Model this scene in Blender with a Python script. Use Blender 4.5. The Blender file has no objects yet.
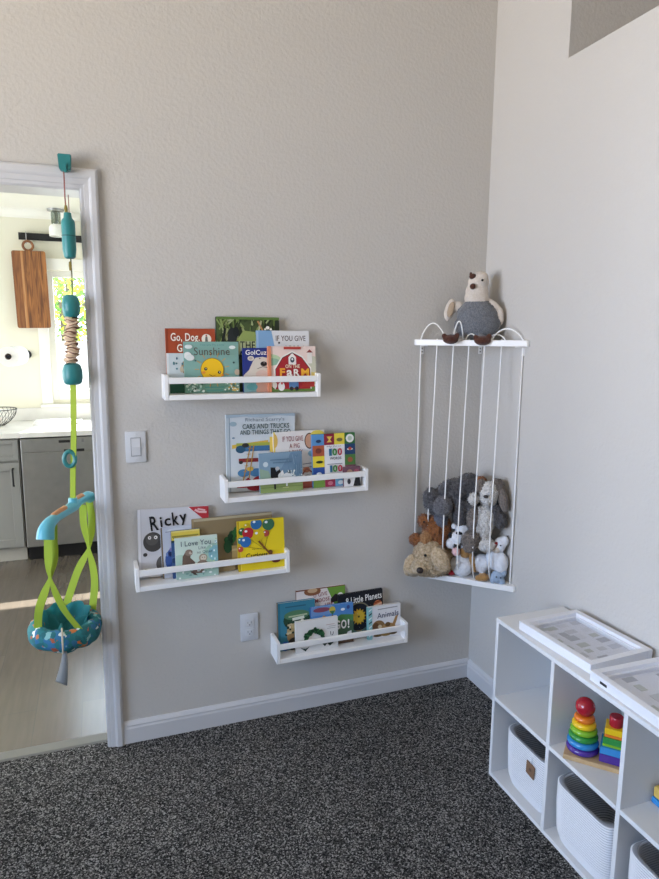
import bpy, bmesh, math, random
from mathutils import Vector, Matrix, noise
random.seed(7)
C = bpy.context.scene.collection
V = Vector
PI = math.pi

# ---------------------------------------------------------------- materials
def lin(c):
    c = c / 255.0
    return c / 12.92 if c <= 0.04045 else ((c + 0.055) / 1.055) ** 2.4
def rgb(h):
    h = h.lstrip('#')
    return (lin(int(h[0:2], 16)), lin(int(h[2:4], 16)), lin(int(h[4:6], 16)), 1.0)
_mats = {}
def mat(name, col, rough=0.5, metal=0.0, spec=0.5, bump=None, mottle=None, coat=0.0, sheen=0.0, coords='Object'):
    """bump=(noise scale, strength, distance); mottle=(noise scale, other colour, amount)"""
    if name in _mats: return _mats[name]
    m = bpy.data.materials.new(name); m.use_nodes = True
    nt = m.node_tree; b = nt.nodes['Principled BSDF']
    b.inputs['Base Color'].default_value = rgb(col)
    b.inputs['Roughness'].default_value = rough
    b.inputs['Metallic'].default_value = metal
    b.inputs['Specular IOR Level'].default_value = spec
    b.inputs['Coat Weight'].default_value = coat
    b.inputs['Sheen Weight'].default_value = sheen
    tc = nt.nodes.new('ShaderNodeTexCoord')
    if mottle:
        n = nt.nodes.new('ShaderNodeTexNoise'); n.inputs['Scale'].default_value = mottle[0]
        n.inputs['Detail'].default_value = 4
        nt.links.new(tc.outputs[coords], n.inputs['Vector'])
        r = nt.nodes.new('ShaderNodeValToRGB')
        r.color_ramp.elements[0].position = 0.5 - 0.5 * mottle[2]; r.color_ramp.elements[0].color = rgb(col)
        r.color_ramp.elements[1].position = 0.5 + 0.5 * mottle[2]; r.color_ramp.elements[1].color = rgb(mottle[1])
        nt.links.new(n.outputs['Fac'], r.inputs['Fac'])
        nt.links.new(r.outputs['Color'], b.inputs['Base Color'])
    if bump:
        n = nt.nodes.new('ShaderNodeTexNoise'); n.inputs['Scale'].default_value = bump[0]
        n.inputs['Detail'].default_value = 3
        nt.links.new(tc.outputs[coords], n.inputs['Vector'])
        bp = nt.nodes.new('ShaderNodeBump'); bp.inputs['Strength'].default_value = bump[1]
        bp.inputs['Distance'].default_value = bump[2]
        nt.links.new(n.outputs['Fac'], bp.inputs['Height'])
        nt.links.new(bp.outputs['Normal'], b.inputs['Normal'])
    _mats[name] = m
    return m
def ink(h):
    return mat('printed_' + h.lstrip('#'), h, 0.42, spec=0.35)

# ---------------------------------------------------------------- mesh helpers
def obj(name, bm, mats, parent=None, smooth=False, loc=None):
    me = bpy.data.meshes.new(name); bm.to_mesh(me); bm.free()
    for m in (mats if isinstance(mats, (list, tuple)) else [mats]): me.materials.append(m)
    o = bpy.data.objects.new(name, me); C.objects.link(o)
    if parent is not None: o.parent = parent
    if loc is not None: o.location = loc
    if smooth:
        me.polygons.foreach_set('use_smooth', [True] * len(me.polygons))
        if smooth != 'all': me.set_sharp_from_angle(angle=math.radians(40))
    me.update()
    return o
def thing(name, label, cat, loc=(0, 0, 0), rot=(0, 0, 0), group=None):
    o = bpy.data.objects.new(name, None); C.objects.link(o)
    o.empty_display_size = 0.05
    o.location = loc; o.rotation_euler = rot
    o['label'] = label; o['category'] = cat
    if group: o['group'] = group
    return o
def tag(o, label, cat, group=None):
    o['label'] = label; o['category'] = cat
    if group: o['group'] = group
    return o
def struct(name, bm, m, parent=None, smooth=False):
    o = obj(name, bm, m, parent, smooth)
    if parent is None: o['kind'] = 'structure'
    return o

def box(bm, x0, x1, y0, y1, z0, z1, mi=0, bev=0.0):
    vs = [bm.verts.new(p) for p in ((x0,y0,z0),(x1,y0,z0),(x1,y1,z0),(x0,y1,z0),(x0,y0,z1),(x1,y0,z1),(x1,y1,z1),(x0,y1,z1))]
    fs = [bm.faces.new([vs[i] for i in q]) for q in ((3,2,1,0),(4,5,6,7),(0,1,5,4),(1,2,6,5),(2,3,7,6),(3,0,4,7))]
    for f in fs: f.material_index = mi
    if bev > 0:
        es = list({e for f in fs for e in f.edges})
        r = bmesh.ops.bevel(bm, geom=es, offset=bev, segments=2, profile=0.5, affect='EDGES')
        for f in r['faces']: f.material_index = mi
    return vs
def bx(*a, **k):
    bm = bmesh.new(); box(bm, *a, **k); return bm
def boxes(lst, bev=0.0):
    bm = bmesh.new()
    for b in lst: box(bm, *b, bev=bev)
    return bm
def prism(bm, pts, a0, a1, axis='z', mi=0):
    """pts: 2-D polygon, extruded along axis from a0 to a1"""
    def P(u, v, a):
        return {'z': (u, v, a), 'y': (u, a, v), 'x': (a, u, v)}[axis]
    lo = [bm.verts.new(P(u, v, a0)) for u, v in pts]; hi = [bm.verts.new(P(u, v, a1)) for u, v in pts]
    n = len(pts); fs = [bm.faces.new(lo[::-1]), bm.faces.new(hi)]
    for i in range(n): fs.append(bm.faces.new((lo[i], lo[(i+1) % n], hi[(i+1) % n], hi[i])))
    for f in fs: f.material_index = mi
    bmesh.ops.recalc_face_normals(bm, faces=fs)
    return fs
def frames(path):
    pts = [V(p) for p in path]; out = []
    up = V((0, 0, 1))
    t0 = (pts[1] - pts[0]).normalized()
    if abs(t0.dot(up)) > 0.95: up = V((1, 0, 0))
    a = (up - t0 * up.dot(t0)).normalized()
    for i, p in enumerate(pts):
        t = (pts[min(i+1, len(pts)-1)] - pts[max(i-1, 0)]).normalized()
        a = (a - t * a.dot(t)).normalized()
        out.append((p, a, t.cross(a)))
    return out
def tube(bm, path, r, seg=10, mi=0, flat=1.0, cap=True):
    rs = r if isinstance(r, (list, tuple)) else [r] * len(path)
    rings = []
    for (p, a, b), q in zip(frames(path), rs):
        rings.append([bm.verts.new(p + a * (math.cos(2*PI*k/seg) * q) + b * (math.sin(2*PI*k/seg) * q * flat)) for k in range(seg)])
    fs = []
    for A, B in zip(rings, rings[1:]):
        for k in range(seg): fs.append(bm.faces.new((A[k], A[(k+1) % seg], B[(k+1) % seg], B[k])))
    if cap:
        fs.append(bm.faces.new(rings[0][::-1])); fs.append(bm.faces.new(rings[-1]))
    for f in fs: f.material_index = mi
    bmesh.ops.recalc_face_normals(bm, faces=fs)
def curve3(pts, n=8):
    """Catmull-Rom through the points"""
    P = [V(p) for p in pts]; P = [P[0]*2 - P[1]] + P + [P[-1]*2 - P[-2]]; out = []
    for i in range(1, len(P) - 2):
        for k in range(n):
            t = k / n
            out.append(0.5 * ((2*P[i]) + (P[i+1]-P[i-1])*t + (2*P[i-1]-5*P[i]+4*P[i+1]-P[i+2])*t*t + (3*P[i]-P[i-1]-3*P[i+1]+P[i+2])*t**3))
    out.append(P[-2]); return out
def lathe(bm, prof, seg=24, c=(0, 0, 0), mi=0, axis='z'):
    """prof: (radius, height) list"""
    c = V(c); rings = []
    def P(r, h, a):
        x, y = r*math.cos(a), r*math.sin(a)
        return c + {'z': V((x, y, h)), 'y': V((x, h, y)), 'x': V((h, x, y))}[axis]
    for r, h in prof:
        if r < 1e-6: rings.append([bm.verts.new(P(0, h, 0))])
        else: rings.append([bm.verts.new(P(r, h, 2*PI*k/seg)) for k in range(seg)])
    fs = []
    for A, B in zip(rings, rings[1:]):
        for k in range(seg):
            k2 = (k+1) % seg
            if len(A) == 1 and len(B) == 1: continue
            if len(A) == 1: fs.append(bm.faces.new((A[0], B[k], B[k2])))
            elif len(B) == 1: fs.append(bm.faces.new((A[k], A[k2], B[0])))
            else: fs.append(bm.faces.new((A[k], A[k2], B[k2], B[k])))
    for f in fs: f.material_index = mi
    bmesh.ops.recalc_face_normals(bm, faces=fs)
def ball(bm, c, r, mi=0, sub=2, rot=None):
    r = r if isinstance(r, (list, tuple)) else (r, r, r)
    M = Matrix.Translation(c) @ (rot if rot is not None else Matrix()) @ Matrix.Diagonal((*r, 1))
    res = bmesh.ops.create_icosphere(bm, subdivisions=sub, radius=1.0, matrix=M)
    for f in {f for v in res['verts'] for f in v.link_faces}: f.material_index = mi
def ribbon(bm, path, width, wdir, th=0.0015, mi=0):
    """flat strap: width along wdir (one vector or one per point), with a real thickness"""
    n = len(path); L = []
    for i in range(n):
        p = V(path[i]); t = (V(path[min(i+1, n-1)]) - V(path[max(i-1, 0)])).normalized()
        w = V(wdir[i] if isinstance(wdir, list) else wdir); w = (w - t*w.dot(t)).normalized()
        nn = t.cross(w); a = w * (width[i] if isinstance(width, list) else width) * 0.5; b = nn * th
        L.append([bm.verts.new(q) for q in (p-a-b, p+a-b, p+a+b, p-a+b)])
    fs = []
    for A, B in zip(L, L[1:]):
        for k in range(4): fs.append(bm.faces.new((A[k], A[(k+1) % 4], B[(k+1) % 4], B[k])))
    fs.append(bm.faces.new(L[0][::-1])); fs.append(bm.faces.new(L[-1]))
    for f in fs: f.material_index = mi
    bmesh.ops.recalc_face_normals(bm, faces=fs)

# ---------------------------------------------------------------- camera
W_, H_ = 659, 879
f_, pitch, yaw, roll = 640.94, 0.1597, 0.3482, 0.0078
cpos = V((-1.5576, -2.3826, 1.5514))
fw = V((math.sin(yaw)*math.cos(pitch), math.cos(yaw)*math.cos(pitch), -math.sin(pitch)))
r0 = V((math.cos(yaw), -math.sin(yaw), 0)); u0 = r0.cross(fw)
Rr = r0*math.cos(roll) + u0*math.sin(roll); Uu = u0*math.cos(roll) - r0*math.sin(roll)
cam = bpy.data.cameras.new('camera'); cam.sensor_width = 36; cam.lens = 36 * f_ / H_
cam.clip_start = 0.02
co = bpy.data.objects.new('camera', cam); C.objects.link(co)
co.matrix_world = Matrix(((Rr.x, Uu.x, -fw.x, cpos.x), (Rr.y, Uu.y, -fw.y, cpos.y), (Rr.z, Uu.z, -fw.z, cpos.z), (0, 0, 0, 1)))
bpy.context.scene.camera = co

# ---------------------------------------------------------------- shared materials
def wall_mat(name, col):
    m = mat(name, col, 0.85, spec=0.2, bump=(80, 0.55, 0.004))
    return m
M_wall = wall_mat('painted_textured_wall', '#c4c0ba')
M_ceil = wall_mat('ceiling_paint', '#e6e0d6')
M_trim = mat('white_gloss_trim', '#cbcbcd', 0.35)
M_white = mat('white_painted_wood', '#f2f1ef', 0.35)
M_cubby = mat('white_laminate', '#d9dadb', 0.4)
M_kwall = mat('kitchen_wall_paint', '#e2dfcd', 0.8, spec=0.2, bump=(70, 0.3, 0.003))
M_kwhite = mat('kitchen_white_paint', '#ecebe2', 0.5)

# carpet: speckled grey pile
def carpet():
    m = bpy.data.materials.new('speckled_grey_carpet'); m.use_nodes = True
    nt = m.node_tree; N = nt.nodes; L = nt.links; b = N['Principled BSDF']
    b.inputs['Roughness'].default_value = 0.95; b.inputs['Specular IOR Level'].default_value = 0.1
    tc = N.new('ShaderNodeTexCoord')
    v = N.new('ShaderNodeTexVoronoi'); v.inputs['Scale'].default_value = 240
    L.new(tc.outputs['Object'], v.inputs['Vector'])
    n = N.new('ShaderNodeTexNoise'); n.inputs['Scale'].default_value = 210; n.inputs['Detail'].default_value = 5; n.inputs['Roughness'].default_value = 0.75
    L.new(tc.outputs['Object'], n.inputs['Vector'])
    sep = N.new('ShaderNodeSeparateColor'); L.new(v.outputs['Color'], sep.inputs['Color'])
    mx = N.new('ShaderNodeMath'); mx.operation = 'ADD'; L.new(sep.outputs['Red'], mx.inputs[0])
    sc = N.new('ShaderNodeMath'); sc.operation = 'MULTIPLY_ADD'; L.new(n.outputs['Fac'], sc.inputs[0]); sc.inputs[1].default_value = 2.2; sc.inputs[2].default_value = -1.1
    L.new(sc.outputs[0], mx.inputs[1])
    r = N.new('ShaderNodeValToRGB'); e = r.color_ramp.elements
    e[0].position = 0.08; e[0].color = rgb('#1e1e1e')
    e[1].position = 1.0; e[1].color = rgb('#c6c3bf')
    k = e.new(0.5); k.color = rgb('#545351')
    k = e.new(0.78); k.color = rgb('#7c7a78')
    L.new(mx.outputs[0], r.inputs['Fac'])
    # worn, trodden patches of the pile (large soft tone changes)
    w = N.new('ShaderNodeTexNoise'); w.inputs['Scale'].default_value = 2.2; w.inputs['Detail'].default_value = 2
    L.new(tc.outputs['Object'], w.inputs['Vector'])
    wr = N.new('ShaderNodeMapRange'); wr.inputs['From Min'].default_value = 0.35; wr.inputs['From Max'].default_value = 0.65
    wr.inputs['To Min'].default_value = 0.9; wr.inputs['To Max'].default_value = 1.1
    L.new(w.outputs['Fac'], wr.inputs['Value'])
    mm = N.new('ShaderNodeMix'); mm.data_type = 'RGBA'; mm.blend_type = 'MULTIPLY'; mm.inputs[0].default_value = 1
    L.new(r.outputs['Color'], mm.inputs[6]); L.new(wr.outputs['Result'], mm.inputs[7])
    L.new(mm.outputs[2], b.inputs['Base Color'])
    bp = N.new('ShaderNodeBump'); bp.inputs['Strength'].default_value = 0.9; bp.inputs['Distance'].default_value = 0.006
    L.new(mx.outputs[0], bp.inputs['Height']); L.new(bp.outputs['Normal'], b.inputs['Normal'])
    return m
def planks():
    m = bpy.data.materials.new('grey_plank_floor'); m.use_nodes = True
    nt = m.node_tree; N = nt.nodes; L = nt.links; b = N['Principled BSDF']
    b.inputs['Roughness'].default_value = 0.24; b.inputs['Specular IOR Level'].default_value = 0.9
    tc = N.new('ShaderNodeTexCoord')
    mp = N.new('ShaderNodeMapping'); mp.inputs['Rotation'].default_value = (0, 0, PI/2); mp.inputs['Location'].default_value = (0.35, 0.06, 0)
    L.new(tc.outputs['Object'], mp.inputs['Vector'])
    br = N.new('ShaderNodeTexBrick'); br.inputs['Scale'].default_value = 1.0
    br.inputs['Brick Width'].default_value = 1.1; br.inputs['Row Height'].default_value = 0.18
    br.inputs['Mortar Size'].default_value = 0.0016; br.inputs['Mortar Smooth'].default_value = 0.1
    br.inputs['Color1'].default_value = rgb('#554e46'); br.inputs['Color2'].default_value = rgb('#675f56'); br.inputs['Mortar'].default_value = rgb('#57534d')
    L.new(mp.outputs['Vector'], br.inputs['Vector'])
    mp2 = N.new('ShaderNodeMapping'); mp2.inputs['Scale'].default_value = (22, 2.2, 1); L.new(tc.outputs['Object'], mp2.inputs['Vector'])
    n = N.new('ShaderNodeTexNoise'); n.inputs['Scale'].default_value = 2.0; n.inputs['Detail'].default_value = 5
    L.new(mp2.outputs['Vector'], n.inputs['Vector'])
    rr = N.new('ShaderNodeMapRange'); rr.inputs['To Min'].default_value = 0.72; rr.inputs['To Max'].default_value = 1.22; L.new(n.outputs['Fac'], rr.inputs['Value'])
    mm = N.new('ShaderNodeMix'); mm.data_type = 'RGBA'; mm.blend_type = 'MULTIPLY'; mm.inputs[0].default_value = 1
    L.new(br.outputs['Color'], mm.inputs[6]); L.new(rr.outputs['Result'], mm.inputs[7]); L.new(mm.outputs[2], b.inputs['Base Color'])
    return m

# ---------------------------------------------------------------- the setting
XR, XL, YF, ZC = 0.0, -4.3, -4.8, 3.6         # room: right wall, left wall, wall behind the camera, ceiling
DX0, DX1, DZ = -2.392, -1.582, 2.024          # doorway
def ext(l): return boxes(l)
struct('floor', bx(XL, XR, YF, 0.045, -0.05, 0.0), carpet())
struct('floor_kitchen', bx(-4.3, 1.5, 0.0455, 3.05, -0.05, 0.0), planks())
struct('wall_back', boxes([(XL, DX0, 0, 0.12, 0, ZC), (DX0, DX1, 0, 0.12, DZ, ZC), (DX1, 0.8, 0, 0.12, 0, ZC)]), M_wall)
# right wall with the high recessed ledge
NY0, NY1, NZ0, NZ1 = -0.441, -2.2, 2.4905, 3.25
struct('wall_right', boxes([(0, 0.8, NY0, 0, 0, ZC), (0, 0.12, NY1, NY0, 0, NZ0), (0, 0.12, YF, NY1, 0, ZC), (0, 0.12, NY1, NY0, NZ1, ZC),
      (0.12, 0.8, NY1, NY0, NZ0-0.1, NZ0), (0.7, 0.8, NY1, NY0, NZ0, ZC), (0.12, 0.7, NY1, NY0, NZ1, NZ1+0.1), (0.12, 0.8, NY1-0.1, NY1, NZ0-0.1, ZC)]), M_wall)
LW = (-2.9, -0.9, 0.75, 2.45)                 # window of the left wall (out of the photo)
struct('wall_left', boxes([(XL-0.12, XL, YF, LW[0], 0, ZC), (XL-0.12, XL, LW[1], 0.12, 0, ZC), (XL-0.12, XL, LW[0], LW[1], 0, LW[2]), (XL-0.12, XL, LW[0], LW[1], LW[3], ZC)]), M_wall)
struct('wall_front', bx(XL-0.12, 0.12, YF-0.12, YF, 0, ZC), M_wall)
struct('ceiling', bx(XL-0.12, 0.8, YF-0.12, 0.12, ZC, ZC+0.1), M_ceil)
# kitchen shell
KX0, KX1, KY, KZ = -4.3, 1.5, 2.95, 2.44
KT = 0.05
WX0, WX1, WZ0, WZ1 = -1.88, -0.75, 1.05, 2.02
struct('wall_kitchen', boxes([(KX0, WX0, KY, KY+KT, 0, KZ), (WX1, KX1, KY, KY+KT, 0, KZ), (WX0, WX1, KY, KY+KT, 0, WZ0), (WX0, WX1, KY, KY+KT, WZ1, KZ)]), M_kwall)
struct('wall_kitchen_right', bx(KX1, KX1+0.1, 0.12, KY+0.12, 0, KZ), M_kwall)
KD = (0.9, 2.2, 0.0, 2.1)                     # unseen opening far to the left, added to let light into the kitchen
struct('wall_kitchen_left', boxes([(KX0-0.1, KX0, 0.12, KD[0], 0, KZ), (KX0-0.1, KX0, KD[1], KY+0.12, 0, KZ), (KX0-0.1, KX0, KD[0], KD[1], KD[3], KZ)]), M_kwall)
struct('ceiling_kitchen', bx(KX0-0.1, KX1+0.1, 0.12, KY+0.12, KZ, KZ+0.1), M_kwhite)
bm = bmesh.new()
prism(bm, [(KY, KZ), (KY, KZ-0.055), (KY-0.012, KZ-0.055), (KY-0.02, KZ-0.04), (KY-0.045, KZ-0.012), (KY-0.05, KZ)], KX0, KX1, 'x')
struct('trim_1', bm, M_kwhite)

# base boards
BP = [(0, 0), (-0.013, 0), (-0.013, 0.06), (-0.011, 0.066), (-0.0105, 0.070), (-0.0125, 0.073), (-0.008, 0.081), (-0.004, 0.087), (0, 0.088)]
bm = bmesh.new(); prism(bm, BP, DX1+0.058, -0.0005, 'x'); struct('baseboard_back', bm, M_trim)
bm = bmesh.new(); prism(bm, BP, XL, DX0-0.058, 'x'); struct('baseboard_left', bm, M_trim)
bm = bmesh.new(); prism(bm, BP, YF, -0.0135, 'y'); struct('baseboard_right', bm, M_trim)

# door casing (mitred, stepped profile) and jambs
bm = bmesh.new()
prof = [(0, 0), (0, 0.009), (0.004, 0.0115), (0.012, 0.0115), (0.014, 0.014), (0.028, 0.0155), (0.031, 0.0185), (0.036, 0.0205), (0.05, 0.0205), (0.0555, 0.017), (0.058, 0.012), (0.058, 0)]
rows = []
hd = 1.16
for (sx, sz, xx, zz) in ((1, 0, DX1, 0.0), (1, 1, DX1, DZ), (-1, 1, DX0, DZ), (-1, 0, DX0, 0.0)):
    rows.append([bm.verts.new((xx + sx*d, -t, zz + sz*d*hd)) for d, t in prof])
for A, B in zip(rows, rows[1:]):
    for k in range(len(prof)):
        k2 = (k+1) % len(prof); bm.faces.new((A[k], A[k2], B[k2], B[k]))
bm.faces.new(rows[0]); bm.faces.new(rows[-1][::-1])
bmesh.ops.recalc_face_normals(bm, faces=bm.faces)
box(bm, DX1-0.002, DX1+0.001, -0.004, 0.125, 0, DZ); box(bm, DX0-0.001, DX0+0.002, -0.004, 0.125, 0, DZ); box(bm, DX0, DX1, -0.004, 0.125, DZ-0.002, DZ+0.001)
struct('door_1', bm, M_trim)
bm = bmesh.new(); prism(bm, [(0.028, 0), (0.034, 0.006), (0.08, 0.007), (0.088, 0)], DX0+0.003, DX1-0.003, 'x')
struct('trim_2', bm, mat('grey_transition_strip', '#7b7972', 0.5))

# kitchen window
bm = bmesh.new()
cw = 0.075
for b in ((WX0-cw, WX0, KY-0.02, KY, WZ0-0.03, WZ1), (WX1, WX1+cw, KY-0.02, KY, WZ0-0.03, WZ1), (WX0-cw-0.01, WX1+cw+0.01, KY-0.026, KY, WZ1, WZ1+0.085),
          (WX0-cw-0.012, WX1+cw+0.012, KY-0.05, KY, WZ0-0.05, WZ0-0.028)):
    box(bm, *b, bev=0.003)
s = 0.045
for b in ((WX0, WX0+s, KY+0.008, KY+0.042, WZ0, WZ1), (WX1-s, WX1, KY+0.008, KY+0.042, WZ0, WZ1), (WX0+s, WX1-s, KY+0.008, KY+0.042, WZ1-s, WZ1), (WX0+s, WX1-s, KY+0.008, KY+0.042, WZ0, WZ0+0.08),
          ((WX0+WX1)/2-0.02, (WX0+WX1)/2+0.02, KY+0.008, KY+0.042, WZ0+s, WZ1-s)):
    box(bm, *b, bev=0.003)
win = struct('window_1', bm, M_kwhite)
def glass(name, tint='#ffffff', refl=0.06):
    m = bpy.data.materials.new(name); m.use_nodes = True; nt = m.node_tree
    nt.nodes.remove(nt.nodes['Principled BSDF']); o = nt.nodes['Material Output']
    t = nt.nodes.new('ShaderNodeBsdfTransparent'); t.inputs['Color'].default_value = rgb(tint)
    g = nt.nodes.new('ShaderNodeBsdfGlossy'); g.inputs['Roughness'].default_value = 0.03
    lw = nt.nodes.new('ShaderNodeLayerWeight'); lw.inputs['Blend'].default_value = 0.5
    pw = nt.nodes.new('ShaderNodeMath'); pw.operation = 'POWER'; pw.inputs[1].default_value = 5.0
    ma = nt.nodes.new('ShaderNodeMath'); ma.operation = 'MULTIPLY_ADD'; ma.inputs[1].default_value = 0.9; ma.inputs[2].default_value = 0.035
    nt.links.new(lw.outputs['Facing'], pw.inputs[0]); nt.links.new(pw.outputs[0], ma.inputs[0])
    mx = nt.nodes.new('ShaderNodeMixShader')
    nt.links.new(ma.outputs[0], mx.inputs[0]); nt.links.new(t.outputs[0], mx.inputs[1]); nt.links.new(g.outputs[0], mx.inputs[2])
    nt.links.new(mx.outputs[0], o.inputs['Surface'])
    return m
M_glass = glass('clear_glass')
obj('pane', bx(WX0+s, WX1-s, KY+0.023, KY+0.026, WZ0+0.08, WZ1-s), M_glass, win)

# ---------------------------------------------------------------- wall switch and socket
M_plate = mat('white_plastic_plate', '#d2d3d5', 0.35)
def plate(name, label, cat, x, z):
    t = thing(name, label, cat, (x, 0, z))
    bm = bx(-0.0355, 0.0355, -0.0075, 0.0, -0.057, 0.057, bev=0.0025); obj('cover_plate', bm, M_plate, t, True)
    return t
t = plate('light_switch', 'white rocker light switch on the grey wall beside the doorway', 'light switch', -1.437, 1.1525)
obj('switch_surround', boxes([(-0.0175, -0.0155, -0.0085, -0.007, -0.034, 0.034), (0.0155, 0.0175, -0.0085, -0.007, -0.034, 0.034), (-0.0155, 0.0155, -0.0085, -0.007, 0.032, 0.034), (-0.0155, 0.0155, -0.0085, -0.007, -0.034, -0.032)]), mat('plate_groove', '#8f9092', 0.5), t)
bm = bmesh.new(); prism(bm, [(-0.007, -0.0315), (-0.0085, -0.0315), (-0.0125, 0.0), (-0.0095, 0.0315), (-0.007, 0.0315)], -0.0152, 0.0152, 'x'); obj('rocker', bm, M_plate, t)
for z in (-0.046, 0.046):
    bm = bmesh.new(); lathe(bm, [(0, -0.0083), (0.003, -0.0083), (0.0034, -0.0070)], 12, (0, 0, z), axis='y'); obj('screw', bm, M_plate, t)
t = plate('wall_outlet', 'white double socket outlet low on the grey wall beneath the shelves', 'outlet', -1.030, 0.399)
M_slot = mat('dark_slot', '#2c2c2e', 0.6)
for z in (-0.0195, 0.0195):
    f = obj('socket', bx(-0.017, 0.017, -0.0105, -0.007, z-0.0145, z+0.0145, bev=0.003), M_plate, t, True)
    obj('slot', boxes([(-0.0075, -0.006, -0.0108, -0.01, z-0.002, z+0.006), (0.006, 0.0075, -0.0108, -0.01, z-0.002, z+0.006), (-0.002, 0.002, -0.0108, -0.01, z-0.0095, z-0.006)]), M_slot, f)

# ---------------------------------------------------------------- book ledges
SW, SD = 0.573, 0.10
def ledge(x, z, tilt, label):
    t = thing('book_ledge', label, 'wall shelf', (x, 0, z), (0, -tilt, 0), 'white book ledges on the grey wall')
    obj('bottom_board', bx(0.0145, SW-0.0145, -SD+0.001, -0.0005, 0.0, 0.018, bev=0.0015), M_white, t)
    obj('back_rail', bx(0.0145, SW-0.0145, -0.011, -0.0005, 0.0185, 0.03, bev=0.001), M_white, t)
    for a in (0.0, SW-0.014):
        bm = bmesh.new()
        prism(bm, [(-0.0005, 0.0), (-SD, 0.0), (-SD, 0.084), (-SD+0.004, 0.0885), (-0.004, 0.0885), (-0.0005, 0.084)], a, a+0.014, 'x')
        bmesh.ops.bevel(bm, geom=list(bm.edges), offset=0.0012, segments=1, affect='EDGES'); obj('end_panel', bm, M_white, t)
    obj('front_rail', bx(0.0145, SW-0.0145, -SD, -SD+0.011, 0.057, 0.079, bev=0.002), M_white, t)
    return t
ledge(-1.339, 1.326, 0.0, 'topmost white book ledge, holding the yellow sun book and the red barn book')
ledge(-1.136, 0.941, 0.0105, 'second white book ledge from the top, holding the large vehicles picture book')
ledge(-1.461, 0.639, 0.0105, 'third white book ledge from the top, farthest left, nearest the doorway')
ledge(-0.942, 0.270, 0.0, 'lowest white book ledge, just above the baseboard near the corner')

# ---------------------------------------------------------------- books
_txt = {}
def text_mesh(s, bold):
    k = (s, bold)
    if k not in _txt:
        cu = bpy.data.curves.new('lettering', 'FONT'); cu.body = s; cu.offset = bold; cu.resolution_u = 3; cu.space_character = 1.05
        ob = bpy.data.objects.new('lettering', cu); C.objects.link(ob)
        dg = bpy.context.evaluated_depsgraph_get(); dg.update()
        me = bpy.data.meshes.new_from_object(ob.evaluated_get(dg))
        vs = [tuple(v.co) for v in me.vertices]; fs = [tuple(p.vertices) for p in me.polygons]
        bpy.data.objects.remove(ob); bpy.data.curves.remove(cu); bpy.data.meshes.remove(me)
        x0 = min(v[0] for v in vs); x1 = max(v[0] for v in vs); y0 = min(v[1] for v in vs); y1 = max(v[1] for v in vs)
        _txt[k] = ([((v[0]-x0)/(x1-x0), (v[1]-y0)/(y1-y0)) for v in vs], fs)
    return _txt[k]
def clip01(poly):
    for ax, lim, sg in ((0, 0.0, 1), (0, 1.0, -1), (1, 0.0, 1), (1, 1.0, -1)):
        out = []; n = len(poly)
        for i in range(n):
            a, b = poly[i], poly[(i+1) % n]; ia, ib = (a[ax]-lim)*sg >= 0, (b[ax]-lim)*sg >= 0
            if ia: out.append(a)
            if ia != ib:
                tt = (lim-a[ax])/(b[ax]-a[ax]); out.append((a[0]+(b[0]-a[0])*tt, a[1]+(b[1]-a[1])*tt))
        poly = out
        if len(poly) < 3: return []
    return poly
def art(parent, w, h, y, ops):
    """flat printed shapes on the cover: r rectangle, e ellipse, p polygon, l line, t lettering (u, v run 0-1 over the cover)"""
    pic, ttl = bmesh.new(), bmesh.new(); pm, tm = [], []
    def mi(lst, col):
        if col not in lst: lst.append(col)
        return lst.index(col)
    d = 0.0
    for op in ops:
        d += 0.00012; k = op[0]
        if k == 't':
            _, s, a0, b0, a1, b1, col = op[:7]; bold = op[7] if len(op) > 7 else 0.015; rot = op[8] if len(op) > 8 else 0
            vs, fs = text_mesh(s, bold); m = mi(tm, col)
            cx, cy = (a0+a1)/2*w, (b0+b1)/2*h; ca, sa = math.cos(rot), math.sin(rot); vv = []
            for px, py in vs:
                X, Z = (px-0.5)*(a1-a0)*w, (py-0.5)*(b1-b0)*h
                vv.append(ttl.verts.new((min(max(cx+X*ca-Z*sa, 0), w), y-d, min(max(cy+X*sa+Z*ca, 0), h))))
            for f in fs:
                try: ttl.faces.new([vv[i] for i in f]).material_index = m
                except ValueError: pass
            continue
        if k == 'r': _, a0, b0, a1, b1, col = op; polys = [[(a0, b0), (a1, b0), (a1, b1), (a0, b1)]]
        elif k == 'e':
            _, cu, cv, ru, rv, col = op; polys = [[(cu+ru*math.cos(q*PI/12), cv+rv*math.sin(q*PI/12)) for q in range(24)]]
        elif k == 'p': _, pts, col = op; polys = [pts]
        elif k == 'l':
            _, pts, lw, col = op; polys = []
            for a, b in zip(pts, pts[1:]):
                dx, dy = (b[0]-a[0])*w, (b[1]-a[1])*h; ln = math.hypot(dx, dy) or 1
                nx, ny = -dy/ln*lw*0.5, dx/ln*lw*0.5
                polys.append([(a[0]+nx/w, a[1]+ny/h), (a[0]-nx/w, a[1]-ny/h), (b[0]-nx/w, b[1]-ny/h), (b[0]+nx/w, b[1]+ny/h)])
        m = mi(pm, col)
        for pl in polys:
            pl = clip01(pl)
            if len(pl) >= 3:
                try: pic.faces.new([pic.verts.new((q[0]*w, y-d, q[1]*h)) for q in pl]).material_index = m
                except ValueError: pass
    if pm: obj('cover_picture', pic, [ink(c) for c in pm], parent)
    else: pic.free()
    if tm: obj('title', ttl, [ink(c) for c in tm], parent)
    else: ttl.free()
LEAN = math.radians(4)
M_paper = mat('book_page_edges', '#ddd8ca', 0.8, bump=(400, 0.2, 0.001))
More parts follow.
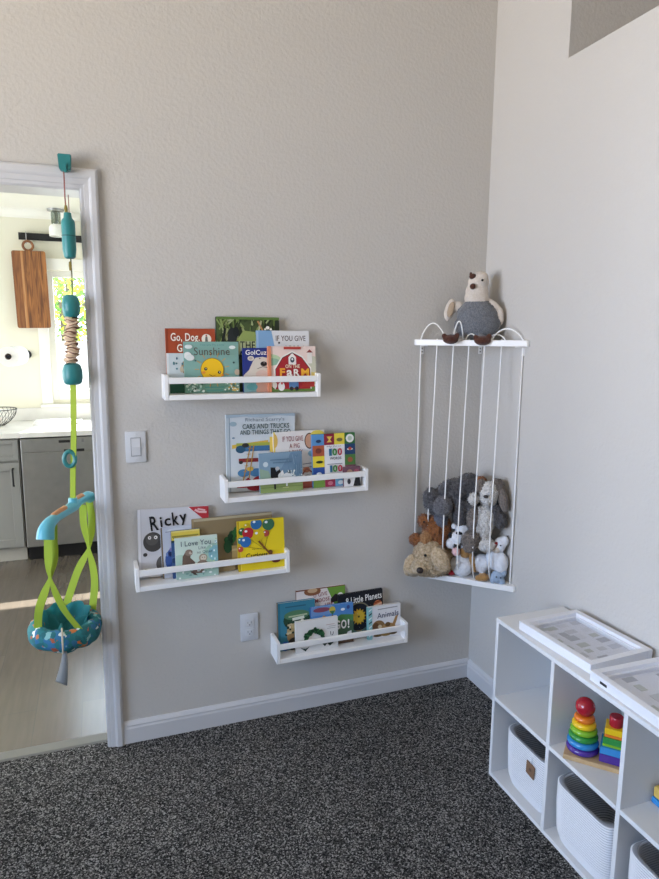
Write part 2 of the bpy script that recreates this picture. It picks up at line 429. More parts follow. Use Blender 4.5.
def book(label, x, z, off, w, h, th, tilt, cover, ops, spine=None, board=False, rollx=0.0):
    """x left edge, z shelf top, off distance of the front cover's foot from the wall"""
    roll_ = tilt + rollx
    z0 = z + max(0.0, -rollx*w) + 0.0012
    t = thing('board_book' if board else 'picture_book', label, 'book', (x, -off, z0), (-LEAN, -roll_, 0), 'children\'s books on the ledges')
    c = 0.0016 if not board else 0.002
    cm = [ink(cover), ink(spine or cover)]
    bm = bmesh.new()
    box(bm, 0, w, 0, c, 0, h, 0, bev=0.0006); box(bm, 0, w, th-c, th, 0, h, 0, bev=0.0006); box(bm, -0.0008, 0.0016, 0, th, 0, h, 1, bev=0.0006)
    obj('cover', bm, cm, t)
    ins = 0.003 if not board else 0.0008
    obj('pages', bx(0.0017, w-ins, c+0.0001, th-c-0.0001, ins, h-ins), M_paper, t)
    art(t, w, h, -0.0002, ops)
    return t
def star(cu, cv, r, w, h, n=12, col='#f0c020', inner=0.6):
    return ('p', [(cu + (r if i % 2 == 0 else r*inner)*math.cos(i*PI/n), cv + (r if i % 2 == 0 else r*inner)*math.sin(i*PI/n)*w/h) for i in range(2*n)], col)
def dots(n, a0, b0, a1, b1, r, asp, cols, seed):
    R = random.Random(seed); return [('e', R.uniform(a0, a1), R.uniform(b0, b1), r*R.uniform(.6, 1.3), r*asp*R.uniform(.6, 1.3), R.choice(cols)) for _ in range(n)]
def streaks(n, a0, b0, a1, b1, lw, cols, seed, lean=0.1, ln=0.2):
    R = random.Random(seed); out = []
    for _ in range(n):
        u, v = R.uniform(a0, a1), R.uniform(b0, b1); q = R.uniform(-lean, lean)
        out.append(('l', [(u, v), (u+q, min(v+ln*R.uniform(.5, 1.3), b1+0.03))], lw*R.uniform(.5, 1.5), R.choice(cols)))
    return out
A, B, Cc, D = 0.034, 0.047, 0.061, 0.076
T1 = T2 = 0.0105

# --- top ledge (z 1.344)
z1 = 1.344
book('large dark green forest picture book at the back of the top ledge', -1.141, z1, A, 0.235, 0.274, 0.011, 0, '#4b5a34',
  streaks(60, 0, 0.55, 1, 0.95, 0.006, ['#6f8444', '#8b9d5e', '#2b3522', '#a5b07c', '#3c4a2b', '#c0c79c'], 1, 0.12, 0.2) +
  [('e', .24, .70, .07, .16, '#24292a'), ('e', .30, .80, .05, .07, '#1d2322'), ('p', [(.05,.62),(.12,.86),(.15,.84),(.1,.6)], '#20261f'), ('p', [(.34,.68),(.62,.68),(.62,.50),(.30,.50)], '#a9b184'),
   ('p', [(.3,.68),(.42,.82),(.6,.80),(.66,.68)], '#8d9c58'), ('r', .0, .965, 1, 1, '#5d7a3a'), ('e', .81, .86, .03, .022, '#f3f0e4'), ('e', .86, .84, .02, .015, '#f3f0e4'), ('e', .77, .84, .018, .014, '#e7e1cc'), ('l', [(.65,.95),(.74,.80)], .006, '#b98a5a'), ('r', .93, .62, 1, .96, '#2a3122'),
   ('t', 'THE', .36, .575, .60, .675, '#232b24', 0.01), ('t', 'AND', .33, .44, .62, .55, '#232b24', 0.01)], '#2f3a26')
book('rust orange hardback with white lettering, leftmost on the top ledge', -1.322, z1, A, 0.176, 0.230, 0.010, 0, '#c9d3d6',
  [('r', 0, .62, 1, 1, '#a5482a'), ('r', 0, 0, 1, .24, '#1f5240'), ('r', 0, .0, .04, 1, '#c58a6a'), ('r', 0, .62, .05, 1, '#8c3c24'), ('r', 0, 0, .05, .62, '#dfe4e4'),
   ('e', .82, .84, .10, .078, '#e9e2d4'), ('p', [(.79,.80),(.85,.80),(.84,.88),(.80,.88)], '#6d6a66'), ('e', .82, .895, .018, .014, '#b9533a'),
   ('e', .36, .40, .07, .10, '#a38766'), ('e', .40, .45, .06, .07, '#7d5e43'), ('e', .30, .37, .04, .05, '#c3b29a')] +
  dots(9, .14, .36, .4, .55, .025, .8, ['#4c7b86', '#3b5d74', '#6c96a0'], 4) + [('t', 'Go, Dog.', .10, .77, .68, .93, '#f5efe2', 0.012), ('t', 'Go!', .22, .64, .46, .76, '#f5efe2', 0.012)], '#b8664a')
book('book with pale blue corner and white cover behind the red barn book', -0.995, z1, B, 0.204, 0.226, 0.010, 0, '#dcdcdd',
  [('p', [(0,0),(.42,0),(.36,.6),(.28,1),(0,1)], '#7fa6cc'), ('r', 0, 0, .035, 1, '#9dbbd8'), ('t', 'IF YOU GIVE', .36, .83, .93, .92, '#4a3434', 0.005), ('t', 'A DOG  A', .52, .67, .92, .755, '#4a3434', 0.005), ('e', .42, .80, .02, .018, '#3b3b3b')], '#7fa6cc')
sun = [('r', 0, 0, 1, .26, '#6f9a86'), ('p', [(0,.26),(.5,.32),(1,.26),(1,.2),(0,.2)], '#6f9a86')]
for k in range(13):
    a = k*2*PI/13 + .2; sun.append(('l', [(.5+.24*math.cos(a), .45+.265*math.sin(a)), (.5+.32*math.cos(a), .45+.36*math.sin(a))], .0022, '#d79a3a'))
sun += [('e', .5, .45, .215, .235, '#8f6d1c'), ('e', .5, .45, .205, .225, '#efbf22'), ('e', .38, .47, .03, .03, '#2b2a22'), ('e', .63, .40, .03, .03, '#2b2a22'), ('e', .385, .475, .009, .01, '#ffffff'), ('e', .635, .405, .009, .01, '#ffffff'),
  ('e', .34, .40, .035, .025, '#e8923a'), ('e', .68, .345, .03, .022, '#e8923a'), ('l', [(.44,.36),(.5,.325),(.55,.335)], .002, '#7a4a20'),
  ('e', .06, .73, .07, .07, '#e9ece9'), ('e', .10, .69, .08, .06, '#dfe4e2'), ('e', .08, .90, .07, .04, '#dfe8e6'), ('e', .88, .89, .06, .035, '#dfe8e6'), ('e', .90, .59, .02, .02, '#3d5a5a'), ('e', .20, .63, .015, .015, '#4a6a66'), ('e', .96, .40, .05, .06, '#c9b49a')]
sun += dots(40, .03, .03, .33, .2, .022, 1.0, ['#e9efe4', '#4b6e5a', '#8fb5a0', '#c5d8c8'], 8) + dots(34, .72, .03, .98, .28, .022, 1.0, ['#e9efe4', '#4b6e5a', '#8fb5a0', '#d8b45a'], 9)
sun += [('r', .35, .10, .70, .12, '#4f8f86'), ('r', .38, .04, .68, .06, '#4f8f86'), ('t', 'You are My Little', .28, .905, .72, .955, '#4f8a86', 0.0), ('t', 'Sunshine', .17, .735, .82, .885, '#5b5048', 0.0)]
book('square pale teal board book with a smiling yellow sun, top ledge', -1.261, z1, B, 0.197, 0.184, 0.012, 0, '#83aca2', sun, board=True)
book('navy board book with a polar bear, beside the red barn book', -1.051, z1, Cc, 0.104, 0.162, 0.012, 0, '#27357f',
  [('r', 0, 0, 1, .25, '#7fa3a3'), ('p', [(0,.25),(0,.38),(.2,.5),(.35,.7),(.45,.78),(.7,.80),(1,.76),(1,.25)], '#d8cfc2'), ('e', .28, .765, .12, .055, '#d8cfc2'), ('e', .27, .765, .07, .03, '#b9aea2'), ('e', .74, .64, .12, .055, '#2a2624'), ('e', .76, .665, .03, .012, '#8a8480'), ('e', .60, .76, .025, .012, '#3a322e'), ('l', [(.5,.53),(.7,.575),(.92,.55)], .0022, '#6f655c'),
   ('e', .66, .40, .22, .10, '#d9c1b4'), ('p', [(.45,.0),(1,.0),(1,.25),(.45,.22)], '#c49a86'), ('e', .3, .12, .2, .08, '#5f9a9a'), ('t', 'GolCuz', .09, .845, .85, .955, '#f3f3f3', 0.012)], board=True)
farm = [('e', .02, .70, .25, .13, '#b8cda4'), ('e', .05, .66, .2, .08, '#8fb59a'), ('e', 1.0, .45, .2, .3, '#d7c06a'), ('e', .95, .6, .12, .18, '#c9c7b0'), ('r', 0, 0, 1, .12, '#64803e'),
  ('p', [(.12,.06),(.12,.52),(.28,.78),(.50,.90),(.72,.78),(.90,.52),(.90,.06)], '#f0e8e0'), ('p', [(.14,.06),(.14,.50),(.295,.755),(.50,.865),(.705,.755),(.88,.50),(.88,.06)], '#3a2a2a'), ('p', [(.15,.06),(.15,.49),(.30,.74),(.50,.845),(.70,.74),(.87,.49),(.87,.06)], '#a8262e'),
  ('p', [(.42,.60),(.42,.76),(.5,.85),(.58,.76),(.58,.60)], '#ece6e0'), ('e', .5, .70, .045, .06, '#3f4a55'), ('e', .5, .715, .02, .025, '#e8e4e0'),
  ('r', .82, .62, .92, .86, '#e9e2da'), ('p', [(.80,.86),(.94,.86),(.87,.93)], '#8a3a34'), ('e', .26, .12, .07, .10, '#f0ece8'), ('e', .27, .19, .02, .03, '#c23434'), ('e', .12, .15, .05, .07, '#e6dccd'), ('r', .42, .08, .62, .26, '#5f86b4'), ('r', .46, .2, .58, .34, '#7ea2c8'), ('e', .47, .07, .04, .045, '#2a2a2c'), ('e', .58, .07, .04, .045, '#2a2a2c'), ('r', .70, .10, .96, .22, '#b0342e'), ('e', .80, .28, .08, .06, '#f2eee8'),
  ('t', 'MAMMA MAC', .33, .945, .67, .98, '#b34038', 0.02), ('r', .32, .93, .68, .945, '#b34038'), ('t', 'ON THE', .35, .52, .65, .60, '#f2e2c4', 0.02),
  ('t', 'F', .23, .34, .34, .52, '#f0a63a', 0.04), ('t', 'a', .37, .34, .49, .48, '#f3eee6', 0.03), ('t', 'R', .52, .34, .65, .50, '#f3eee6', 0.03), ('t', 'M', .68, .34, .85, .51, '#f0b23a', 0.03)]
farm = [f for f in farm if not (f[0] == 't' and f[1] == 'MAMMA MAC')]
farm.append(('r', .32, .93, .68, .985, '#b34038'))
book('board book with a red barn and orange spine, rightmost on the top ledge', -0.960, z1, D, 0.184, 0.169, 0.014, 0, '#ecd5cb', farm + [('r', 0, 0, .055, 1, '#dd8c68')], '#dd8c68', board=True)

# --- second ledge (board top 0.959 + tilt)
def zt(x, xl, zl): return zl + 0.018 + (x - xl) * math.tan(T2)
z2 = lambda x: zt(x, -1.140, 0.941)
cars = [('r', 0, 0, .035, 1, '#b9c4cb'), ('r', .04, 0, .055, 1, '#93a5b2'), ('p', [(.08,.56),(.60,.62),(.60,.66),(.08,.61)], '#d6b24a')]
cars += [('r', .14, .52, .62, .60, '#3f6f9c'), ('r', .14, .59, .62, .63, '#a9b04a'), ('e', .20, .55, .07, .05, '#2c5672'), ('e', .27, .60, .05, .03, '#33312e'), ('r', .17, .38, .55, .43, '#8b2f2f'), ('p', [(.50,.36),(.72,.40),(.68,.50),(.5,.46)], '#a83232'), ('e', .2, .38, .03, .022, '#2a2a2a'), ('e', .5, .38, .03, .022, '#2a2a2a'),
  ('e', .24, .24, .09, .05, '#4d80a8'), ('e', .42, .24, .10, .055, '#4d80a8'), ('e', .33, .29, .05, .03, '#d8b24e'), ('l', [(.34,.60),(.22,.10)], .004, '#b98a3c'), ('l', [(.39,.60),(.30,.10)], .004, '#b98a3c'),
  ('p', [(.13,.05),(.30,.18),(.46,.04)], '#a12730'), ('e', .52, .13, .16, .07, '#9c2731'), ('e', .60, .2, .07, .04, '#b53a3a'), ('e', .40, .05, .12, .05, '#8c2028'), ('r', .08, -.0, .9, .0, '#ffffff'), ('e', .10, .88, .05, .03, '#9db4bf'), ('e', .1, .70, .02, .012, '#7a94a8'),
  ('r', .62, .50, .72, .70, '#e8c85a'), ('e', .76, .63, .05, .045, '#6d9a4c'), ('e', .28, -.08, .10, .05, '#c8b04e')]
for k in range(7): cars.append(('l', [(.37-.022*k, .56-.075*k), (.30-.017*k, .56-.075*k)], .002, '#b98a3c'))
cars += [('p', [(0,.955),(.25,.975),(.5,.955),(.75,.98),(1,.965),(1,1),(0,1)], '#a9bac6'),
  ('t', "Richard Scarry's", .27, .895, .84, .955, '#7d8790', 0.004), ('t', 'CARS AND TRUCKS', .23, .812, .91, .876, '#2f4a4a', 0.016), ('t', 'AND THINGS THAT GO', .19, .738, .93, .798, '#2f4a4a', 0.016)]
book('tallest pale book full of small cars and trucks, second ledge', -1.114, z2(-1.114), A, 0.269, 0.293, 0.012, T2, '#cfd6da', cars, rollx=-0.02)
book('white party book with dark red lettering between vehicles and colourful words books', -0.931, z2(-0.931), B, 0.207, 0.225, 0.010, T2, '#e4dfdb',
  [('r', 0, 0, .03, 1, '#e6cf62'), ('e', .02, .85, .06, .12, '#d9b45c'), ('e', .15, .54, .13, .12, '#5a6a3a'), ('e', .15, .54, .12, .11, '#b3c070'), ('e', .70, .82, .10, .14, '#4a3328'), ('e', .70, .82, .085, .12, '#cf9a7a'), ('e', .86, .92, .14, .08, '#d8c654'), ('e', .72, .60, .06, .05, '#8fb8c8'), ('l', [(.55,.42),(.85,.44)], .003, '#6a7078'), ('l', [(.55,.36),(.85,.37)], .003, '#6a7078'), ('e', .62, .32, .07, .05, '#b9785a'), ('e', .64, .1, .16, .13, '#4a3328'), ('e', .64, .1, .14, .11, '#cf8a72'), ('r', .5, 0, 1, .14, '#b4553f'),
   ('l', [(.50,.2),(.62,.34),(.75,.26)], .006, '#9c5a48'), ('t', 'IF YOU GIVE', .17, .83, .57, .92, '#8e3a40', 0.004), ('t', 'A PIG', .30, .71, .50, .79, '#8e3a40', 0.004), ('t', 'A PARTY', .28, .60, .56, .68, '#8e3a40', 0.004)])
book('small grey blue board book with a black and a white animal, second ledge', -0.996, z2(-0.996), D, 0.168, 0.152, 0.012, T2, '#7f9bb0',
  [('p', [(.55,.3),(1,.3),(1,1),(.75,1),(.5,.6)], '#6d8aa2'), ('p', [(0,.3),(.3,.3),(.2,.55),(0,.62)], '#8fa894'), ('r', 0, 0, 1, .32, '#8fa060'), ('r', 0, .12, 1, .14, '#7b8c50'), ('e', .14, .72, .06, .065, '#c4d2d8'),
   ('p', [(.25,.28),(.25,.64),(.36,.63),(.38,.52),(.46,.58),(.49,.50),(.44,.28)], '#17171a'), ('r', .32, .08, .36, .3, '#17171a'), ('e', .41, .60, .05, .05, '#b9bcc0'), ('e', .50, .40, .08, .10, '#cfd2d0'), ('p', [(.48,.5),(.53,.56),(.56,.45),(.5,.40)], '#dfe0de'), ('e', .64, .38, .10, .10, '#d9dcdc'), ('e', .68, .50, .04, .04, '#2e3236'), ('r', .60, .14, .64, .32, '#e4e6e4'), ('e', .78, .39, .05, .06, '#dfe2e0'), ('r', .52, .10, .66, .12, '#c9c68a')] +
  dots(26, .6, .30, .98, .55, .018, 1.1, ['#d5dedf', '#9db4ba', '#58748a'], 12) + streaks(16, .55, .4, .98, .9, .002, ['#8ea7b8', '#5f7f99'], 13, .04, .2) + [('r', .24, .815, .68, .84, '#5d7a90'), ('r', .3, .74, .74, .765, '#5d7a90')], board=True)
words = [('r', .27, 0, .75, .79, '#e9e9ea')]
cl = [(0,.79,.27,1,'#5b94c8'),(.27,.79,.51,1,'#8c2038'),(.51,.79,.75,1,'#e2cf45'),(.75,.79,1,1,'#2f6b34'),(0,.59,.27,.79,'#b05a3a'),(0,.38,.27,.59,'#e8d23e'),(0,.19,.27,.38,'#2a4c94'),(0,0,.27,.19,'#7aa044'),(.75,.59,1,.79,'#1d3d66'),(.75,.39,1,.59,'#4c7a3c'),(.75,.19,1,.39,'#7a4a5a'),(.27,0,.51,.14,'#a63050'),(.51,0,.75,.14,'#6ea8cc'),(.75,0,1,.19,'#a04838')]
words += [('r', *c) for c in cl]
words += [('e', .875, .895, .095, .08, '#e9e9e4'), ('e', .875, .895, .05, .045, '#b9c8b4'), ('p', [(.33,.84),(.45,.84),(.41,.89),(.46,.95),(.33,.95),(.38,.89)], '#e6c255'), ('e', .14, .87, .06, .03, '#23395f'), ('e', .63, .88, .07, .035, '#7a7040'), ('e', .135, .69, .07, .05, '#7a3a2c'), ('e', .15, .48, .08, .025, '#2c3a22'), ('e', .135, .26, .06, .03, '#dfe4ee'), ('e', .87, .69, .07, .02, '#e6e0d6'), ('e', .87, .70, .04, .03, '#c04a3a'), ('e', .87, .49, .06, .05, '#9a5a3c'), ('e', .86, .30, .06, .05, '#caa28a'), ('e', .39, .07, .06, .04, '#d27a8c'), ('e', .63, .07, .06, .04, '#dce6ea'),
  ('t', 'My First', .33, .74, .66, .775, '#5a5a60', 0.0), ('t', '1', .375, .585, .44, .72, '#2f6b8c', 0.03), ('t', '0', .455, .585, .56, .72, '#3f8a44', 0.03), ('t', '0', .575, .585, .68, .72, '#b83248', 0.03), ('t', 'WORDS', .39, .51, .66, .56, '#4a4a50', 0.02), ('r', .33, .42, .68, .435, '#8a8a90'),
  ('t', '1', .385, .275, .44, .405, '#2f6b8c', 0.03), ('t', '0', .455, .275, .56, .405, '#3f8a44', 0.03), ('t', '0', .575, .275, .68, .405, '#b83248', 0.03), ('t', 'WORDS', .34, .20, .7, .255, '#33333a', 0.02)]
words = [w for w in words if not (w[0] == 't' and w[1] == 'WORDS' and w[3] == .20)] + [('r', .34, .205, .70, .235, '#4a4a50')]
book('colourful word book with picture squares and two large numbers 100', -0.780, z2(-0.780), Cc, 0.179, 0.210, 0.0132, T2, '#2f6b34', words, '#5b94c8')
book('little dark purple book at the right end of second ledge', -0.660, z2(-0.660), D+0.006, 0.072, 0.078, 0.010, T2, '#6d4a58',
  [('r', 0, 0, 1, .45, '#e6e4e2'), ('p', [(.55,0),(.7,.5),(.95,.42),(1,0)], '#1d1d20'), ('e', .35, .7, .18, .17, '#b08a72'), ('e', .75, .75, .15, .12, '#a3586a'), ('e', .3, .25, .1, .14, '#34343a')], board=True)

# --- third ledge
z3 = lambda x: zt(x, -1.466, 0.639)
ricky = [('r', 0, 0, .035, 1, '#dcdce0'), ('r', .035, 0, .045, 1, '#c0c0c6'), ('p', [(.70,.99),(1,.99),(1,.80)], '#ffffff'), ('p', [(.71,1),(1,1),(1,.80),(.93,.80)], '#b7323a'), ('t', 'Star', .80, .90, .97, .965, '#f0d8d6', 0.01, -0.35),
  ('e', .20, .52, .135, .145, '#4a4846'), ('e', .19, .55, .085, .08, '#5d5a57'), ('e', .155, .585, .022, .025, '#f4f2ee'), ('e', .24, .585, .025, .026, '#f4f2ee'), ('e', .157, .585, .009, .011, '#1b1b1b'), ('e', .237, .585, .009, .011, '#1b1b1b'), ('e', .09, .34, .03, .028, '#3f3d3c'), ('e', .36, .19, .12, .13, '#605c59'), ('e', .10, .12, .03, .01, '#77777a'), ('e', .42, .33, .06, .09, '#54504e'),
  ('t', 'R', .165, .685, .275, .90, '#1c1c1e', 0.02, .12), ('t', 'i', .305, .715, .335, .88, '#1c1c1e', 0.02, .1), ('t', 'c', .365, .74, .455, .855, '#1c1c1e', 0.02, .1), ('t', 'k', .475, .745, .565, .94, '#1c1c1e', 0.02, .1), ('t', 'y', .585, .71, .685, .90, '#1c1c1e', 0.02, .12)]
ricky = [r for r in ricky if not (r[0] == 't' and r[1] == 'Star')] + [('l', [(.80,.955),(.86,.92),(.97,.91)], .008, '#e8b8b8'), ('l', [(.84,.965),(.95,.94)], .006, '#e8b8b8')]
book('large white book with black hand lettering and a grey round rock, third ledge', -1.4455, z3(-1.4455), A, 0.257, 0.255, 0.010, T2, '#cfcfd4', ricky, rollx=-0.03)
book('thin blue and purple book partly hidden behind the two otters book', -1.362, z3(-1.362), B, 0.113, 0.192, 0.010, T2, '#c3c9d6',
  [('r', 0, 0, .05, 1, '#7a6a54'), ('e', .6, .35, .5, .30, '#3f5c9c'), ('e', .45, .5, .18, .16, '#5a78b4'), ('e', .7, .3, .2, .2, '#2a3a6a'), ('e', .8, .55, .22, .16, '#39508e'), ('p', [(.3,.55),(.5,.85),(.6,.5)], '#9aa8c8'), ('e', .5, .92, .3, .05, '#d3d8e0'), ('r', .15, .90, .62, .915, '#8a90a4')] +
  dots(26, .15, .1, 1, .6, .06, .6, ['#6d86c0', '#31457e', '#8b7fae', '#252f58', '#a9b6d6'], 21))
book('low book with a yellow banded top between purple and otter books', -1.326, z3(-1.326), Cc, 0.104, 0.179, 0.010, T2, '#3f5a86',
  [('r', 0, .79, 1, .97, '#dcc654'), ('r', 0, .76, 1, .80, '#2c3a3c'), ('r', 0, .965, 1, 1, '#e4d27a'), ('l', [(.03,.88),(.95,.88)], .006, '#8f8238'), ('l', [(.06,.85),(.9,.85)], .003, '#8f8238')] + dots(14, 0, .2, 1, .72, .09, .6, ['#2a3f66', '#5a6f96', '#6a5a4a'], 5))
book('pale green board book with two brown otters, front of third ledge', -1.315, z3(-1.315), D, 0.155, 0.154, 0.012, T2, '#cfe0d3',
  [('e', .1, .2, .35, .4, '#b6d2c2'), ('e', .9, .3, .3, .5, '#a9cbb8'), ('e', .95, .55, .18, .2, '#8fc0c8'), ('r', 0, 0, 1, .24, '#a3c0b4'), ('p', [(.14,.30),(.16,.55),(.26,.70),(.36,.66),(.34,.5),(.45,.38),(.42,.25),(.2,.22)], '#6d5a4e'), ('e', .31, .63, .09, .08, '#8d7a6c'), ('e', .35, .62, .04, .035, '#c4b4a4'), ('e', .37, .64, .012, .012, '#1f1b19'), ('e', .64, .47, .10, .10, '#a99a86'), ('e', .65, .47, .07, .07, '#d8ccb8'), ('e', .62, .48, .01, .012, '#1f1b19'), ('e', .68, .48, .01, .012, '#1f1b19'), ('e', .62, .30, .14, .12, '#8d7a6c'), ('p', [(.3,.24),(.7,.26),(.6,.10),(.35,.12)], '#7a6658'), ('p', [(.36,.16),(.44,.12),(.5,.05),(.4,.08)], '#4f4138')] +
  dots(14, .02, .02, .98, .2, .03, .7, ['#d5e6dc', '#7fa398', '#f0f4ee'], 17) + dots(16, .8, .3, .99, .95, .022, 1, ['#eaf4ee', '#7fb6c4', '#b8d4a4'], 18) +
  [('t', 'I Love You', .13, .80, .84, .925, '#4e6266', 0.006), ('t', 'Like', .54, .695, .71, .77, '#4e6266', 0.0), ('t', 'no Otter', .50, .59, .86, .66, '#4e6266', 0.0)], board=True)
leaf = []
R = random.Random(5)
for k in range(46):
    q = R.uniform(0, 1); a = PI*(1.0-q*1.05); leaf.append(('e', .60+.17*math.cos(a)+R.uniform(-.03,.03), .42+.30*math.sin(a)+R.uniform(-.04,.04), .035, .055, R.choice(['#1f4a2c', '#2c5f36', '#173a24', '#36703c'])))
book('wide brown kraft coloured book with dark green foliage, back of third ledge', -1.247, z3(-1.247), B, 0.308, 0.211, 0.010, T2, '#8c7a5a',
  [('r', 0, .955, 1, 1, '#b3a688'), ('r', 0, 0, .02, 1, '#a08d6a')] + leaf + [('e', .42, .45, .05, .12, '#1f4a2c'), ('r', .47, .10, .60, .46, '#b79e6a'), ('r', .47, .36, .60, .40, '#cdb88a'), ('r', .60, .1, .64, .5, '#3a3226'), ('r', .0, .0, .5, .10, '#a08d6a')])
cur = [('r', 0, 0, .045, 1, '#c8a91c'), ('r', .045, 0, .06, 1, '#f0dc56')]
for (u, v, r, col) in ((.10,.80,.08,'#2c6b3a'),(.06,.62,.07,'#3a8c8c'),(.05,.45,.06,'#c04a3a'),(.20,.90,.07,'#c9b21e'),(.40,.93,.12,'#2f6ba0'),(.66,.90,.13,'#3a6b4c'),(.22,.76,.12,'#b82a34'),(.60,.72,.07,'#b04a3a'),(.44,.70,.125,'#d4b81c'),(.16,.59,.115,'#2f6cae')):
    cur += [('e', u, v, r, r*.95, col), ('e', u-r*.35, v+r*.35, r*.25, r*.2, '#e8ecec')]
    if u > .1: cur.append(('l', [(u+.02, v-r*.9), (.56, .40)], .0012, '#7a6a20'))
cur += [('l', [(.44,.58),(.62,.36),(.72,.27)], .006, '#7a4a24'), ('e', .68, .33, .05, .05, '#6b4426'), ('e', .78, .19, .10, .05, '#c89a74'), ('e', .80, .145, .09, .04, '#6b2f26'), ('t', 'My First', .30, .405, .50, .44, '#4a3a20', 0.0), ('t', 'Curious', .16, .255, .62, .355, '#2a2018', 0.014), ('t', 'George', .30, .165, .62, .245, '#2a2018', 0.014)]
book('bright yellow book with balloons, rightmost on the third ledge', -1.083, z3(-1.083), D, 0.183, 0.193, 0.012, T2, '#e6cc22', cur, '#c8a91c')

# --- lowest ledge
z4 = 0.288
book('teal hardback with a leafy white lettered title, leftmost on the lowest ledge', -0.918, z4, 0.0385, 0.158, 0.200, 0.0155, 0, '#3a7f95',
  [('r', 0, 0, .06, 1, '#2f6f86'), ('r', .2, .89, .75, .915, '#2c6075'), ('e', .50, .62, .36, .19, '#2c4a34'), ('e', .5, .72, .34, .10, '#557f5c'), ('p', [(.18,.62),(.3,.36),(.45,.5)], '#2c4a34'), ('p', [(.85,.66),(.7,.46),(.55,.5)], '#2c4a34'), ('e', .35, .40, .12, .12, '#c2a878'), ('e', .33, .28, .10, .10, '#a8875a'), ('e', .45, .5, .10, .06, '#d8c48c'), ('e', .64, .53, .14, .05, '#c8b474'), ('e', .42, .12, .18, .14, '#3f3a34'), ('e', .18, .10, .12, .10, '#2f5a9c'), ('l', [(.28,.70),(.78,.715)], .006, '#b9c4a0'), ('l', [(.38,.64),(.70,.66)], .012, '#dfe3d4')] +
  dots(24, .2, .3, .75, .62, .035, .7, ['#d8c9a0', '#2a3a2a', '#8a9a5c', '#efe8d4'], 31), '#7a6648')
moose = [('p', [(.62,1),(1,1),(1,.62),(.80,.62)], '#6f9a3a'), ('p', [(0,1),(1,1),(1,.985),(0,.975)], '#7a4a34'), ('e', .33, .95, .17, .075, '#8a5a3a'), ('e', .33, .965, .10, .04, '#c8a884'), ('p', [(.70,.78),(.80,.86),(.92,.80),(.98,.74),(.7,.70)], '#2a2224'), ('e', .9, .82, .06, .05, '#f0ece8'),
  ('t', 'U GIVE', .35, .845, .63, .915, '#8e3a40', 0.004, .07), ('t', 'MOOSE', .38, .745, .68, .815, '#8e3a40', 0.004, .07), ('t', 'UFF', .58, .66, .74, .72, '#8e3a40', 0.004, .07), ('r', .1, .1, .6, .3, '#c9b8a8')]
book('white and lime green book with dark red lettering, back of lowest ledge', -0.758 - 0.077, z4, 0.0215, 0.214, 0.237, 0.0045, 0, '#e2dad6', moose, '#8a5a3a')
go = [('r', 0, .78, .5, 1, '#6d93c4'), ('e', .25, .92, .2, .06, '#8a4a5c'), ('e', .5, .88, .075, .09, '#c8b44a'), ('p', [(.43,.86),(.57,.86),(.5,.76)], '#3f7a4c'), ('e', .5, .74, .02, .02, '#6a4a2a'), ('e', .75, .86, .05, .035, '#eef2f4'), ('e', .88, .90, .04, .05, '#3f4f8a'), ('p', [(.1,.6),(.3,.78),(.5,.6)], '#b98a54'), ('p', [(.05,.62),(.1,.70),(.15,.62)], '#f0f0ee'), ('p', [(.5,.62),(.7,.74),(1,.70),(1,.5),(.5,.5)], '#4f8a52'), ('r', 0, 0, 1, .55, '#46624c'), ('r', 0, 0, 1, .22, '#5a4434'), ('p', [(.78,.13),(.86,.28),(.95,.30),(.95,.10)], '#dfe0e4'), ('e', .2, .3, .16, .1, '#7a8a5a'),
  ('t', 'G', .52, .37, .68, .60, '#f2f2ee', 0.03), ('t', 'O', .70, .37, .83, .60, '#f2f2ee', 0.03), ('t', '!', .86, .37, .90, .60, '#f2f2ee', 0.03)]
book('sky blue book with a hot air balloon, middle of the lowest ledge', -0.782, z4, 0.0512, 0.185, 0.169, 0.012, 0, '#4f86c4', go, '#3f6aa8')
leaf2 = []
R = random.Random(11)
for k in range(70):
    a = PI*R.uniform(0.02, 1.02); leaf2.append(('e', .43+.21*math.cos(a)+R.uniform(-.045,.045), .42+.25*math.sin(a)+R.uniform(-.05,.05), .035, .05, R.choice(['#1f4a2c', '#2c5f36', '#173a24', '#3a7040'])))
book('white board book with a ring of dark green leaves, front of lowest ledge', -0.855, z4, D, 0.180, 0.130, 0.014, 0, '#e4e2de',
  leaf2 + [('r', .70, .80, .90, .815, '#b08a84'), ('r', .76, .74, .93, .755, '#9a9a98'), ('r', .72, .68, .92, .695, '#9a9a98'), ('l', [(.80,.58),(.81,.46)], .003, '#3a3a3a'), ('l', [(.87,.56),(.86,.48),(.83,.45)], .003, '#3a3a3a'), ('p', [(.08,.20),(.2,.14),(.30,.20),(.2,.06)], '#2b3a2e'), ('p', [(.58,.26),(.66,.13),(.72,.22),(.78,.12),(.9,.25)], '#2b3a2e')], board=True)
pl = [('e', .44, .46, .31, .335, '#2c3140'), ('e', .44, .46, .295, .32, '#8a8264'), ('e', .44, .46, .275, .295, '#1a1d28'), ('p', [(.14,.32),(.44,.12),(.74,.32),(.60,.16),(.44,.10),(.26,.16)], '#4a6a6a'), star(.44, .47, .17, .216, .2, 14, '#caa22c', .72), ('e', .44, .47, .115, .125, '#d8b438'), ('e', .44, .47, .022, .024, '#5a4a1c'), ('e', .88, .66, .10, .10, '#b8643c'), ('l', [(.79,.64),(.97,.69)], .008, '#d8b090'), ('l', [(.80,.71),(.95,.74)], .005, '#7a3a24'), ('e', .30, .06, .05, .04, '#8c8478'), ('e', .56, .05, .04, .04, '#7f8fa0'), ('e', .70, .80, .012, .012, '#5a78b0'), ('e', .15, .7, .01, .01, '#c8c8c8')] + dots(18, .02, .1, .98, .9, .005, 1, ['#c8ccd8', '#7f88a0'], 44) + [('t', '8 Little Planets', .16, .79, .965, .93, '#f2f2ee', 0.012, .035)]
